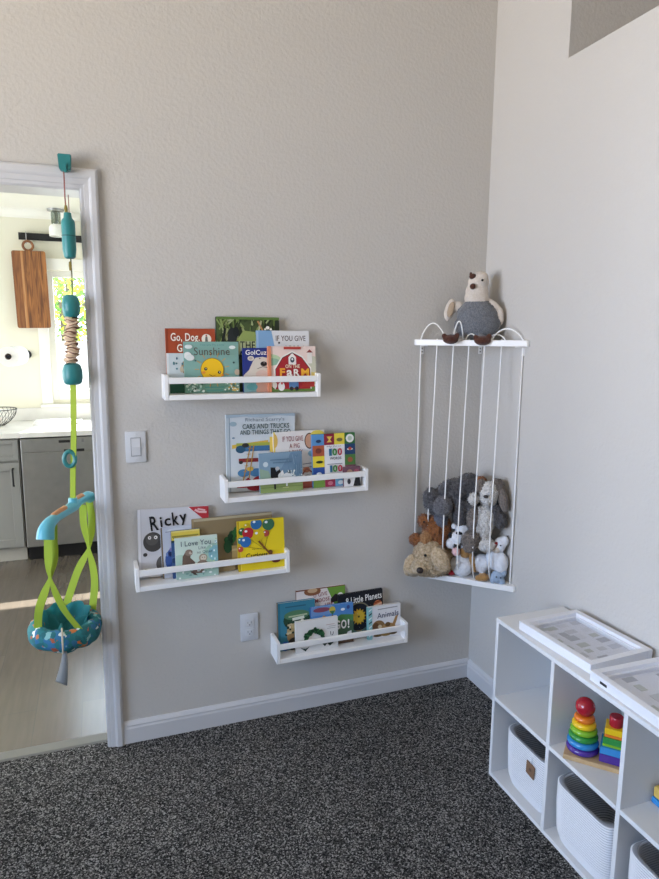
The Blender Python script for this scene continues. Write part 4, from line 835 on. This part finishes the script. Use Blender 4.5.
# ---------------------------------------------------------------- baby jumper in the doorway
M_teal = mat('teal_plastic', '#2b7f80', 0.4); M_aqua = mat('aqua_plastic', '#5fb4c6', 0.35)
M_lime = mat('lime_webbing', '#9db32e', 0.75, bump=(900, 0.4, 0.0008)); M_grip = mat('orange_wood_grip', '#c98e5e', 0.45, mottle=(60, '#b4774a', 0.5))
M_cordo = mat('red_brown_cord', '#96605a', 0.7); M_brass = mat('olive_brass', '#8a7a3a', 0.4, metal=0.6)
M_scrunch = mat('pink_brown_stripes', '#d8bfa2', 0.85, bump=(300, 0.4, 0.001))
JX, JY = -1.6265, -0.034
bj = thing('baby_jumper', 'teal and lime green baby jumper hanging from the door frame', 'baby jumper', (0, 0, 0))
# clamp hooked over the casing
bm = bmesh.new()
prism(bm, [(-0.021, 2.128), (0.021, 2.128), (0.018, 2.084), (0.010, 2.076), (-0.010, 2.076), (-0.018, 2.084)], -0.052, -0.024, 'y')
box(bm, -0.019, 0.019, -0.0238, -0.001, 2.104, 2.122)
prism(bm, [(-0.006, 2.10), (0.006, 2.10), (0.006, 2.07), (-0.006, 2.07)], -0.058, -0.0525, 'y')
for v in bm.verts: v.co.x += JX+0.004; v.co.z -= 0.006
bmesh.ops.bevel(bm, geom=list(bm.edges), offset=0.0025, segments=2, affect='EDGES')
obj('door_clamp', bm, M_teal, bj)
bm = bmesh.new(); tube(bm, [(JX, JY-.008, 2.075), (JX-0.001, JY-.004, 1.99), (JX, JY, 1.95)], 0.0022, 8); tube(bm, [(JX+0.009, JY, 2.0), (JX+0.009, JY, 1.93)], 0.0014, 6); obj('cord', bm, M_cordo, bj)
bm = bmesh.new(); lathe(bm, [(0, .957), (.004, .956), (.006, .945), (.004, .93), (0, .929)], 12, (JX, JY, 1.01)); obj('crimp', bm, M_brass, bj)
bm = bmesh.new(); lathe(bm, [(0, .79), (.004, .788), (.005, .775), (.004, .760), (0, .759)], 12, (JX+.004, JY, 1.0)); obj('crimp', bm, M_brass, bj)
bm = bmesh.new(); tube(bm, [(JX+.006, JY, 1.80), (JX+.007, JY, 1.74), (JX+.004, JY, 1.67)], 0.0022, 8); obj('cord', bm, mat('dark_cord', '#5a5a40', 0.7), bj)
bm = bmesh.new()
lathe(bm, [(0, 0), (.012, .001), (.018, .006), (.0215, .03), (.0215, .115), (.0195, .123), (.013, .13), (.011, .146), (0, .148)], 28, (JX+.004, JY, 1.797)); obj('spring_sleeve', bm, M_teal, bj, True)
bm = bmesh.new(); lathe(bm, [(.0217, 0), (.0222, .001), (.0222, .003), (.0217, .004)], 28, (JX+.004, JY, 1.868)); obj('sleeve_seam', bm, mat('teal_seam', '#1f6264', 0.5), bj)
def bead(z0, z1, r, x):
    bm = bmesh.new(); h = z1-z0
    lathe(bm, [(0, 0), (r*.65, .001), (r*.88, h*.10), (r*1.0, h*.35), (r*.98, h*.65), (r*.80, h*.92), (r*.55, h*.99), (0, h)], 28, (x, JY, z0)); obj('bead', bm, M_teal, bj, True)
bead(1.607, 1.681, 0.0285, JX-.001); bead(1.382, 1.455, 0.0325, JX-.008)
# gathered striped spring cover: wavy folds
bm = bmesh.new(); pr = []; n = 90
rings = []
for i in range(n+1):
    q = i/n; z = 1.606 - q*(1.606-1.455); fold = math.sin(q*PI*2*11)
    r = 0.019+0.0045*fold; cx = JX-.003-.005*q+0.004*math.sin(q*11); row = []
    for k in range(28):
        a = 2*PI*k/28; rr = r*(1+0.10*math.sin(3*a+q*40)); row.append(bm.verts.new((cx+rr*math.cos(a), JY+rr*math.sin(a), z+0.004*math.sin(2*a+q*17))))
    rings.append(row)
for A_, B_ in zip(rings, rings[1:]):
    for k in range(28): bm.faces.new((A_[k], A_[(k+1) % 28], B_[(k+1) % 28], B_[k]))
for i, f in enumerate(bm.faces):
    f.material_index = 1 if ((i//28) % 8) in (4, 5) else 0
bm.faces.new(rings[0]); bm.faces.new(rings[-1][::-1]); bmesh.ops.recalc_face_normals(bm, faces=bm.faces)
obj('spring_cover', bm, [M_scrunch, mat('brown_stripe', '#7a5545', 0.85)], bj, 'all')
# main strap, slider
BC = V((-1.657, -0.012, 0.953))
bm = bmesh.new()
ribbon(bm, curve3([(JX-.008, JY, 1.384), (JX-.011, JY, 1.30), (JX-.017, JY+.004, 1.18), (-1.651, -.02, 1.08), (BC.x, BC.y, BC.z+.018)], 6), 0.021, V((.85, -.53, 0)), 0.0012)
obj('main_strap', bm, M_lime, bj)
bm = bmesh.new(); pts = [(0.0175*math.cos(a), 0.026*math.sin(a)) for a in [2*PI*k/24 for k in range(25)]]
tube(bm, [(-1.651+u-0.008, -.026, 1.125+v) for u, v in pts], 0.0075, 8, cap=False); obj('strap_slider', bm, M_teal, bj, True)
# handle bar: arched spreader, flared end at the left
Ln = [(-1.740, -.186, .893), (-1.736, -.178, .920), (-1.726, -.160, .938), (-1.708, -.120, .945), (-1.685, -.070, .948), BC, (-1.640, .022, .960), (-1.624, .052, .962), (-1.611, .076, .962), (-1.601, .092, .955)]
RB = [.028, .026, .0205, .0165, .0165, .020, .0165, .0165, .020, .021]
bm = bmesh.new(); tube(bm, curve3(Ln, 6), [RB[k]+(RB[k+1]-RB[k])*j/6 for k in range(9) for j in range(6)] + [.021], 16)
tube(bm, [BC+V((0, 0, .010)), BC+V((0, 0, .03))], [.017, .014], 14)
hb = obj('spreader_bar', bm, M_aqua, bj, True)
for pts in ([(-1.716, -.138, .955), (-1.701, -.105, .958), (-1.678, -.058, .962)], [(-1.650, .004, .969), (-1.638, .026, .972), (-1.626, .048, .974)]):
    bm = bmesh.new(); tube(bm, curve3(pts, 6), [.006]+[.0105]*11+[.006], 12); obj('grip', bm, M_grip, bj, True)
bm = bmesh.new()
for q in (-.006, .006): ball(bm, (-1.740+q, -.186-q, .937), .0035, 0, 1)
obj('rivet', bm, M_slot, bj)
# straps from the bar to the seat, each pair crossing over
SC = V((-1.7075, -0.002, 0.496)); SR = 0.099
def ringpt(deg, z=0.02): a = math.radians(deg); return (SC.x+SR*math.cos(a), SC.y+SR*math.sin(a), SC.z+z)
LS = V((-1.726, -.150, .936)); RS = V((-1.606, .086, .955)); RS2 = V((-1.626, .048, .950))
vd = V((.85, -.53, 0))
for nm, pts, seg in (
    ('seat_strap', [LS+V((-.008, -.014, 0)), (-1.734, -.162, .88), (-1.737, -.158, .81), (-1.736, -.146, .747), (-1.705, -.125, .63), ringpt(-60, .030)], None),
    ('seat_strap', [LS+V((.010, .014, 0)), (-1.718, -.138, .88), (-1.720, -.138, .81), (-1.735, -.139, .747), (-1.778, -.105, .63), ringpt(-150, .030)], None),
    ('seat_strap', [RS+V((0, 0, -.01)), (-1.600, .082, .87), (-1.613, .074, .772), (-1.660, .085, .675), ringpt(93, .030)], None),
    ('seat_strap', [RS2+V((0, 0, -.01)), (-1.628, .056, .87), (-1.616, .066, .772), (-1.601, .055, .65), ringpt(22, .028)], None)):
    bm = bmesh.new(); P_ = curve3(pts, 8); w = [0.029*(1-0.6*math.exp(-((p.z-(.747 if pts[0][0] < -1.7 else .772))/.04)**2)) for p in P_]
    ribbon(bm, P_, w, vd, 0.001); obj(nm, bm, M_lime, bj)
# seat ring: printed fabric tube
def print_fabric():
    m = bpy.data.materials.new('teal_printed_fabric'); m.use_nodes = True; nt = m.node_tree; N = nt.nodes; L = nt.links; b = N['Principled BSDF']; b.inputs['Roughness'].default_value = 0.8
    tc = N.new('ShaderNodeTexCoord'); v = N.new('ShaderNodeTexVoronoi'); v.inputs['Scale'].default_value = 62; v.inputs['Randomness'].default_value = 1
    n = N.new('ShaderNodeTexNoise'); n.inputs['Scale'].default_value = 45; n.inputs['Detail'].default_value = 3
    L.new(tc.outputs['Object'], n.inputs['Vector'])
    ad = N.new('ShaderNodeMix'); ad.data_type = 'VECTOR'; ad.inputs[0].default_value = 0.03; L.new(tc.outputs['Object'], ad.inputs[4]); L.new(n.outputs['Color'], ad.inputs[5]); L.new(ad.outputs[1], v.inputs['Vector'])
    sep = N.new('ShaderNodeSeparateColor'); L.new(v.outputs['Color'], sep.inputs['Color'])
    r = N.new('ShaderNodeValToRGB'); r.color_ramp.interpolation = 'CONSTANT'; e = r.color_ramp.elements
    e[0].position = 0; e[0].color = rgb('#23767c'); e[1].position = 0.45; e[1].color = rgb('#2f6f98')
    for p_, c_ in ((0.66, '#1f666c'), (0.84, '#d8e0da'), (0.88, '#c8743c'), (0.92, '#7fb4b4'), (0.98, '#a8583a')): k = e.new(p_); k.color = rgb(c_)
    L.new(sep.outputs['Red'], r.inputs['Fac']); L.new(r.outputs['Color'], b.inputs['Base Color']); return m
M_print = print_fabric(); M_tealcloth = mat('teal_cloth', '#3a959b', 0.85, bump=(60, 0.5, 0.004)); M_greycloth = mat('grey_webbing', '#76797a', 0.8)
bm = bmesh.new(); rows = []
for i in range(64):
    a = 2*PI*i/64; row = []
    tr = 0.0290*(1+0.04*math.sin(7*a)+0.03*math.sin(13*a+1)); zc = SC.z+0.002*math.sin(5*a)+0.004*math.sin(2*a+.5)
    for k in range(20):
        q = 2*PI*k/20; wob = 1+0.04*math.sin(3*q+9*a)+0.035*math.sin(23*a)
        rad = SR+tr*0.92*wob*math.cos(q); row.append(bm.verts.new((SC.x+rad*math.cos(a), SC.y+rad*math.sin(a), zc+tr*1.35*wob*math.sin(q))))
    rows.append(row)
for i in range(64):
    for k in range(20): bm.faces.new((rows[i][k], rows[(i+1) % 64][k], rows[(i+1) % 64][(k+1) % 20], rows[i][(k+1) % 20]))
bmesh.ops.recalc_face_normals(bm, faces=bm.faces)
obj('seat_ring', bm, M_print, bj, 'all')
bm = bmesh.new(); rows = []
for i in range(15):
    q = i/14; row = []
    for k in range(60):
        a = 2*PI*k/60; rad = 0.090*(1-q); fold = max(0, math.cos(3*a-.9))**3
        z = 0.022-0.050*math.sin(q*PI/2)+0.050*fold*math.sin(q*PI)+0.008*math.sin(8*a+6*q)*math.sin(q*PI)
        if i == 14: rad = 0.0005
        row.append(bm.verts.new((SC.x+rad*math.cos(a), SC.y+rad*math.sin(a), SC.z+z)))
    rows.append(row)
for A_, B_ in zip(rows, rows[1:]):
    for k in range(60): bm.faces.new((A_[k], A_[(k+1) % 60], B_[(k+1) % 60], B_[k]))
bm.faces.new(rows[-1])
r_ = bmesh.ops.solidify(bm, geom=bm.faces[:], thickness=0.003)
obj('seat_sling', bm, M_tealcloth, bj, 'all')
for ang, lean in ((165, .03), (118, .02), (60, .02), (12, .015)):       # cloth flaps standing up inside the ring
    a = math.radians(ang); c = SC+V((0.055*math.cos(a), 0.055*math.sin(a), 0)); tdir = V((-math.sin(a), math.cos(a), 0)); bm = bmesh.new(); rows = []
    for i in range(8):
        q = i/7; row = []
        for k in range(11):
            u = k/10-.5; row.append(bm.verts.new(c+tdir*(u*0.095)+V((math.cos(a), math.sin(a), 0))*(0.03*q-0.02*abs(u)*q+0.008*math.sin(u*9+q*3))+V((0, 0, -0.02+q*(0.092-0.10*u*u)))))
        rows.append(row)
    for A_, B_ in zip(rows, rows[1:]):
        for k in range(10): bm.faces.new((A_[k], A_[k+1], B_[k+1], B_[k]))
    bmesh.ops.solidify(bm, geom=bm.faces[:], thickness=0.003)
    obj('seat_flap', bm, M_tealcloth, bj, 'all')
bm = bmesh.new(); P_ = curve3([(-1.706, -.128, .470), (-1.710, -.130, .43), (-1.716, -.128, .39), (-1.724, -.122, .350)], 5)
ribbon(bm, P_, [0.014+0.032*k/(len(P_)-1) for k in range(len(P_))], vd, 0.0012); obj('hang_strap', bm, M_greycloth, bj, 'all')
bm = bmesh.new(); tube(bm, [(-1.7125+.0385*math.cos(q)*0.05, SC.y-SR-.040*math.cos(q), SC.z+.043*math.sin(q)) for q in [2*PI*k/20 for k in range(21)]], 0.003, 6, cap=False); obj('ring_tie', bm, mat('cream_tie', '#cbbca4', 0.8), bj, True)

# ---------------------------------------------------------------- kitchen
M_cab = mat('grey_cabinet_paint', '#8e8e8b', 0.45); M_steel = mat('brushed_steel', '#b4b4b2', 0.34, metal=0.85, mottle=(14, '#a6a6a4', 0.6)); M_blk = mat('black_plastic', '#17171a', 0.4); M_blkm = mat('black_metal', '#1b1b1d', 0.45, metal=0.4)
M_quartz = mat('white_quartz', '#efeee9', 0.25, mottle=(9, '#e2e0da', 0.5))
FY = 2.31
ct = thing('countertop', 'white quartz kitchen countertop with backsplash beneath the window', 'countertop', (0, 0, 0.866))
obj('slab', bx(-2.53, 1.2, FY-0.035, KY-0.0005, 0, 0.036, bev=0.004), M_quartz, ct)
bs = obj('backsplash', bx(-2.53, 1.2, KY-0.0185, KY-0.0005, 0.0362, 0.130, bev=0.002), M_quartz, ct)
CTZ = 0.9022
cb = thing('base_cabinet', 'grey shaker base cabinet left of the steel dishwasher', 'cabinet', (-2.29, FY, 0))
obj('body', boxes([(-0.226, 0.222, 0.0, 0.6, 0.10, 0.8655), (-0.226, 0.222, 0.055, 0.6, 0.0, 0.0995)]), M_cab, cb)
def shaker(name, x0, x1, z0, z1, r):
    bm = bmesh.new(); y0, y1 = -0.02, -0.0005
    for b in ((x0, x0+r, z0, z1), (x1-r, x1, z0, z1), (x0+r, x1-r, z0, z0+r), (x0+r, x1-r, z1-r, z1)): box(bm, b[0], b[1], y0, y1, b[2], b[3], bev=0.0015)
    box(bm, x0+r, x1-r, -0.008, y1, z0+r, z1-r); return obj(name, bm, M_cab, cb)
shaker('drawer', -0.218, 0.214, 0.715, 0.855, 0.03); d = shaker('door', -0.218, 0.214, 0.115, 0.70, 0.055)
bm = bmesh.new(); tube(bm, [(0.175, -0.0205, 0.66), (0.175, -0.045, 0.655), (0.175, -0.045, 0.545), (0.175, -0.0205, 0.54)], 0.006, 10); obj('handle', bm, M_blkm, d, True)
bm = bmesh.new(); prism(bm, [(0.055, 0), (0.048, 0), (0.048, 0.085), (0.055, 0.09)], -0.226, 0.222, 'x'); obj('toe_board', bm, mat('pale_toe_board', '#b9b6ae', 0.5), cb)
dw = thing('dishwasher', 'stainless steel dishwasher with black toe kick under the countertop', 'dishwasher', (-1.762, FY, 0))
obj('door', bx(-0.297, 0.297, -0.028, 0.0, 0.105, 0.762, bev=0.004), M_steel, dw)
obj('control_panel', bx(-0.297, 0.297, -0.028, 0.0, 0.7635, 0.855, bev=0.004), M_steel, dw)
obj('display', bx(-0.06, 0.012, -0.0292, -0.027, 0.822, 0.840), M_blk, dw); obj('badge', bx(0.085, 0.10, -0.0292, -0.027, 0.822, 0.846), mat('badge_grey', '#8a8a8c', 0.4), dw)
obj('handle_pocket', bx(-0.03, 0.10, -0.0288, -0.02, 0.757, 0.776), M_blk, dw)
obj('handle_lip', bx(-0.2, 0.2, -0.034, -0.0283, 0.752, 0.757), M_steel, dw); obj('toe_kick', bx(-0.297, 0.297, 0.03, 0.06, 0.0, 0.10), M_blk, dw); obj('body', bx(-0.295, 0.295, 0.0605, 0.6, 0.0, 0.865), M_blk, dw); obj('tub_front', bx(-0.295, 0.295, 0.0005, 0.06, 0.1005, 0.862), M_blk, dw)
# counter board with its dark kitchen things
t = thing('drying_mat', 'white folded drying mat on the countertop near window', 'dish mat', (-1.845, 2.735, CTZ))
bm = bx(-0.16, 0.17, -0.10, 0.10, 0, 0.012, bev=0.004); obj('mat_sheet', bm, mat('white_mat_cloth', '#f0f0ee', 0.8, bump=(200, .4, .001)), t); obj('mat_fold', bx(-0.155, 0.12, -0.09, 0.09, 0.0122, 0.022, bev=0.004), mat('white_mat_cloth', '#f0f0ee'), t)
t = thing('wire_bowl', 'black wire bowl on countertop at the left photo edge', 'bowl', (-2.245, 2.70, CTZ))
bm = bmesh.new(); R0 = 0.135; hB = 0.115
def brad(q): return 0.05+(R0-0.05)*math.sin(q*PI/2)**0.8
for k in range(28):
    a = 2*PI*k/28; tube(bm, [(brad(q)*math.cos(a+.5*q), brad(q)*math.sin(a+.5*q), 0.003+hB*q) for q in [j/8 for j in range(9)]], 0.0014, 5)
obj('wires', bm, M_blkm, t)
for nm, q, r in (('rim', 1.0, .003), ('foot_ring', 0.0, .003)):
    bm = bmesh.new(); tube(bm, [(brad(q)*math.cos(2*PI*k/40), brad(q)*math.sin(2*PI*k/40), 0.003+hB*q) for k in range(41)], r, 8, cap=False); obj(nm, bm, M_blkm, t, True)
# paper towels on a wall-mounted arm
t = thing('paper_towel_roll', 'white paper towel roll on its holder above the wire bowl', 'paper towels', (-2.111, 2.43, 1.400), (0, 0, math.radians(-8)))
bm = bmesh.new(); lathe(bm, [(0.021, 0), (0.066, 0.0), (0.068, 0.004), (0.068, 0.276), (0.066, 0.28), (0.021, 0.28), (0.021, 0)], 40, (0, 0, 0), axis='y'); obj('paper', bm, mat('paper_towel', '#eeece6', 0.9, bump=(150, .4, .002)), t, True)
bm = bmesh.new(); lathe(bm, [(0.0185, 0.001), (0.0208, 0.001), (0.0208, 0.279), (0.0185, 0.279), (0.0185, 0.001)], 24, axis='y'); obj('core', bm, mat('brown_card_core', '#7a6248', 0.9), t, True)
bm = bmesh.new(); lathe(bm, [(0, -0.012), (0.012, -0.012), (0.012, 0.0), (0.008, 0.002), (0.008, 0.30), (0.008, 0.505), (0.03, 0.509), (0.03, 0.5225), (0, 0.523)], 20, axis='y'); obj('holder_arm', bm, M_blkm, t, True)
# black rail with hook, cutting board
t = thing('wall_rail', 'black metal rail mounted above the kitchen window', 'rail', (-2.045, KY, 2.2285))
obj('bar', bx(0, 1.25, -0.026, -0.016, 0.0, 0.050, bev=0.001), M_blk, t)
for x in (0.01, 1.2): obj('mount', bx(x, x+0.02, -0.0158, -0.0002, 0.012, 0.038), M_blk, t)
t = thing('rail_hook', 'small silver hook over the left end of the black rail', 'hook', (-1.994, KY-0.0265, 2.2785))
bm = bmesh.new(); tube(bm, curve3([(0, .014, -.006), (0, .014, .003), (0, .006, .0052), (0, -.003, .002), (0, -.003, -.06), (0, -.004, -.075), (0, -.014, -.079), (0, -.019, -.068)], 5), 0.0027, 8); obj('wire', bm, mat('silver_wire', '#b9b9bb', .3, metal=.9), t, True)
t = thing('cutting_board', 'striped wooden cutting board with ring handle hanging from the rail hook', 'cutting board', (-1.984, KY-0.046, 2.160), (0, math.radians(-1.0), 0))
def grain(name, c1, c2, sc=(26, 26, 1.6)):
    m = mat(name, c1, 0.5); nt = m.node_tree; b = nt.nodes['Principled BSDF']
    tc = nt.nodes.new('ShaderNodeTexCoord'); mp = nt.nodes.new('ShaderNodeMapping'); mp.inputs['Scale'].default_value = sc; nt.links.new(tc.outputs['Object'], mp.inputs['Vector'])
    n = nt.nodes.new('ShaderNodeTexNoise'); n.inputs['Scale'].default_value = 2.2; n.inputs['Detail'].default_value = 5; n.inputs['Distortion'].default_value = 1.2; nt.links.new(mp.outputs[0], n.inputs['Vector'])
    r = nt.nodes.new('ShaderNodeValToRGB'); r.color_ramp.elements[0].position = .35; r.color_ramp.elements[0].color = rgb(c1); r.color_ramp.elements[1].position = .65; r.color_ramp.elements[1].color = rgb(c2)
    nt.links.new(n.outputs['Fac'], r.inputs['Fac']); nt.links.new(r.outputs['Color'], b.inputs['Base Color']); return m
M_w = [grain('acacia_brown', '#5f3a24', '#a8703f'), grain('acacia_light', '#c09063', '#a87648'), grain('acacia_dark', '#6a4128', '#96623a')]
bm = bmesh.new(); hw, hb = 0.113, 0.565
def rr(x0, x1, z0, z1, rl, rr2):
    p = []
    for cx, cz, a0, r in ((x1-rr2, z1-rr2, 0, rr2), (x0+rl, z1-rl, 90, rl), (x0+rl, z0+rl, 180, rl), (x1-rr2, z0+rr2, 270, rr2)):
        if r < 1e-4: p.append((cx, cz)); continue
        for k in range(5): a = math.radians(a0+22.5*k); p.append((cx+r*math.cos(a), cz+r*math.sin(a)))
    return p
prism(bm, rr(-hw, -0.055, -hb, -0.012, .015, 0), -0.010, 0.010, 'y', 2); prism(bm, rr(-0.055, -0.040, -hb, -0.012, 0, 0), -0.010, 0.010, 'y', 1); prism(bm, rr(-0.040, hw, -hb, -0.012, 0, .015), -0.010, 0.010, 'y', 0)
obj('blade', bm, M_w, t)
bm = bmesh.new(); tube(bm, [(0.033*math.cos(2*PI*k/32), 0.0, 0.024+0.033*math.sin(2*PI*k/32)) for k in range(33)], 0.009, 10, cap=False); obj('ring_handle', bm, M_w[2], t, True)
# ceiling spotlight over the sink
t = thing('ceiling_spotlight', 'white ceiling light with clear glass neck over the kitchen sink', 'ceiling light', (-1.782, 2.83, KZ))
bm = bmesh.new(); lathe(bm, [(0, -0.0005), (.058, -0.0005), (.056, -.014), (0, -.018)], 28); obj('ceiling_plate', bm, mat('satin_nickel', '#a9a9a6', .35, metal=.8), t, True)
bm = bmesh.new(); lathe(bm, [(.030, -.0185), (.033, -.03), (.033, -.098), (.031, -.104)], 28); r_ = bmesh.ops.solidify(bm, geom=bm.faces[:], thickness=0.002); obj('glass_neck', bm, glass('lamp_glass', '#dfe3e0'), t, True)
bm = bmesh.new(); lathe(bm, [(0, -.018), (.012, -.0182), (.012, -.07), (.008, -.10), (0, -.105)], 16); obj('bulb_holder', bm, mat('satin_nickel', '#a9a9a6'), t, True)
bm = bmesh.new(); lathe(bm, [(.018, -.108), (.034, -.107), (.047, -.122), (.051, -.142), (.050, -.188), (.047, -.190), (.047, -.145), (.043, -.126), (.03, -.112), (.018, -.112), (.018, -.108)], 32); obj('lamp_shade', bm, mat('frosted_white_shade', '#e9e9e4', .4), t, True)

# ---------------------------------------------------------------- outside the kitchen window
M_grass = mat('garden_ground', '#7d8a58', 0.9, mottle=(3, '#98925f', .6))
struct('ground_garden', bx(-6, 8, 3.2, 12, -0.35, -0.3), M_grass)
fg = thing('garden_fence', 'weathered grey board fence outside the kitchen window', 'fence', (0, 4.9, -0.3))
M_fence = mat('weathered_fence', '#a9a9ab', 0.85, mottle=(6, '#8f8f92', .6))
bm = bmesh.new(); x = -4.0
while x < 4: box(bm, x, x+0.142, -0.01, 0.01, 0, 1.78, bev=0.002); x += 0.146
obj('boards', bm, M_fence, fg); obj('rail', boxes([(-4, 4, 0.011, 0.05, 0.3, 0.38), (-4, 4, 0.011, 0.05, 1.4, 1.48)]), M_fence, fg)
def leafmat(n, c):
    m = bpy.data.materials.new(n); m.use_nodes = True; nt = m.node_tree; b = nt.nodes['Principled BSDF']; b.inputs['Base Color'].default_value = rgb(c); b.inputs['Roughness'].default_value = .5
    tr = nt.nodes.new('ShaderNodeBsdfTranslucent'); tr.inputs['Color'].default_value = rgb(c); mx = nt.nodes.new('ShaderNodeMixShader'); mx.inputs[0].default_value = .55
    nt.links.new(b.outputs[0], mx.inputs[1]); nt.links.new(tr.outputs[0], mx.inputs[2]); nt.links.new(mx.outputs[0], nt.nodes['Material Output'].inputs['Surface']); return m
ML = [leafmat('leaf_yellow_green', '#b3bb45'), leafmat('leaf_green', '#6f9246'), leafmat('leaf_deep_green', '#4a7040')]
def tree(label, x, y, r, h, nleaf, seed, mix):
    t = thing('garden_tree', label, 'tree', (x, y, -0.3), group='trees outside the kitchen window'); Rn = random.Random(seed)
    bm = bmesh.new(); tube(bm, [(0, 0, 0), (.03, .02, h*.4), (-.02, 0, h*.8)], [.09, .07, .03], 8)
    for k in range(7):
        a = Rn.uniform(0, 6.28); tube(bm, [(0, 0, h*.45), (r*.4*math.cos(a), r*.4*math.sin(a), h*.65), (r*.75*math.cos(a), r*.75*math.sin(a), h*.85)], [.035, .02, .008], 6)
    obj('trunk', bm, mat('tree_bark', '#5f5348', .9), t)
    bm = bmesh.new()
    for _ in range(nleaf):
        d = V((Rn.gauss(0, 1), Rn.gauss(0, 1), Rn.gauss(0, 1))).normalized()*r*Rn.uniform(.35, 1)**.5; p = V((d.x, d.y, h*.78+d.z*.8))
        u = V((Rn.uniform(-1, 1), Rn.uniform(-1, 1), Rn.uniform(-1, 1))).normalized(); w = u.orthogonal().normalized(); s_ = Rn.uniform(.035, .065)
        vs = [bm.verts.new(p+u*s_*a+w*s_*b) for a, b in ((-1, 0), (-.2, -.42), (1, 0), (-.2, .42))]; f = bm.faces.new(vs); f.material_index = Rn.choices((0, 1, 2), mix)[0]
    obj('foliage', bm, ML, t)
tree('yellow green leafy tree just behind the grey garden fence', -1.9, 6.2, 1.3, 2.8, 5200, 1, (6, 3, 1)); tree('tall green tree high behind the yellow green one', -1.95, 10.2, 1.9, 4.6, 5200, 3, (2, 4, 3))

def rebase(t, loc):
    d = V(loc) - t.location; t.location = loc
    for c in t.children: c.data.transform(Matrix.Translation(-d))
    for c in t.children:
        for g in c.children: g.data.transform(Matrix.Translation(-d))
rebase(cs, ((CX0+CX1)/2, (CY0+CY1)/2, 0)); rebase(bj, (SC.x, SC.y, 0.35)); rebase(ts, (-0.12, -0.12, BZ-0.024)); rebase(ct, (-1.2, 2.6, 0.866))

# ---------------------------------------------------------------- light
SKY = 8.2
wd = bpy.data.worlds.new('sky'); bpy.context.scene.world = wd; wd.use_nodes = True
bg = wd.node_tree.nodes['Background']; bg.inputs['Color'].default_value = (0.70, 0.83, 1.0, 1); bg.inputs['Strength'].default_value = SKY
def area(name, loc, direction, sx, sy, power, col, portal=False):
    l = bpy.data.lights.new(name, 'AREA'); l.shape = 'RECTANGLE'; l.size = sx; l.size_y = sy; l.energy = power; l.color = col
    if portal: l.cycles.is_portal = True
    o = bpy.data.objects.new(name, l); C.objects.link(o); o.location = loc; o.rotation_euler = V(direction).to_track_quat('-Z', 'Z').to_euler(); return o
# daylight through the left wall's window; portals guide the sky light at the other openings
wy, wz, wl, wh = (LW[0]+LW[1])/2, (LW[2]+LW[3])/2, LW[1]-LW[0], LW[3]-LW[2]
l = area('daylight_left_sky', (XL-0.2, wy, wz+0.1), (1, 0.10, -0.16), wl, wh, 25, (0.27, 0.50, 1.0)); l.data.spread = math.radians(85)
l = area('daylight_left_ground', (XL-0.2, wy, wz-0.1), (1, 0.14, 0.95), wl, wh, 70, (1.0, 0.80, 0.54)); l.data.spread = math.radians(120)
area('sky_left_window', (XL-0.121, wy, wz), (1, 0, 0), wl, wh, 1, (1, 1, 1), True)
area('kitchen_warm_fill', (KX0-0.3, (KD[0]+KD[1])/2, 1.05), (1, 0, 0.1), KD[1]-KD[0], 2.0, 58, (1.0, 0.85, 0.63))  # warm fill lamp added to brighten the kitchen, no known source
area('sky_kitchen_window', ((WX0+WX1)/2, KY+KT+0.01, (WZ0+WZ1)/2), (0, -1, 0), WX1-WX0, WZ1-WZ0, 1, (1, 1, 1), True)
area('sky_kitchen_opening', (KX0-0.12, (KD[0]+KD[1])/2, 1.05), (1, 0, 0), KD[1]-KD[0], 2.1, 1, (1, 1, 1), True)  # sky portal for the added opening in the kitchen's left wall
sn = bpy.data.lights.new('sun', 'SUN'); sn.energy = 24.0; sn.angle = 0.009; sn.color = (1.0, 0.95, 0.85)
so = bpy.data.objects.new('sun', sn); C.objects.link(so); so.rotation_euler = V((-0.25, -0.76, -1.0)).to_track_quat('-Z', 'Y').to_euler(); so.location = (3, 6, 6)

sc = bpy.context.scene
sc.view_settings.view_transform = 'Standard'; sc.view_settings.look = 'None'; sc.view_settings.gamma = 1.0; sc.view_settings.use_curve_mapping = False
sc.view_settings.exposure = 0.0
sc.cycles.use_denoising = True
sc.cycles.max_bounces = 10; sc.cycles.diffuse_bounces = 6
sc.cycles.sample_clamp_indirect = 6.0
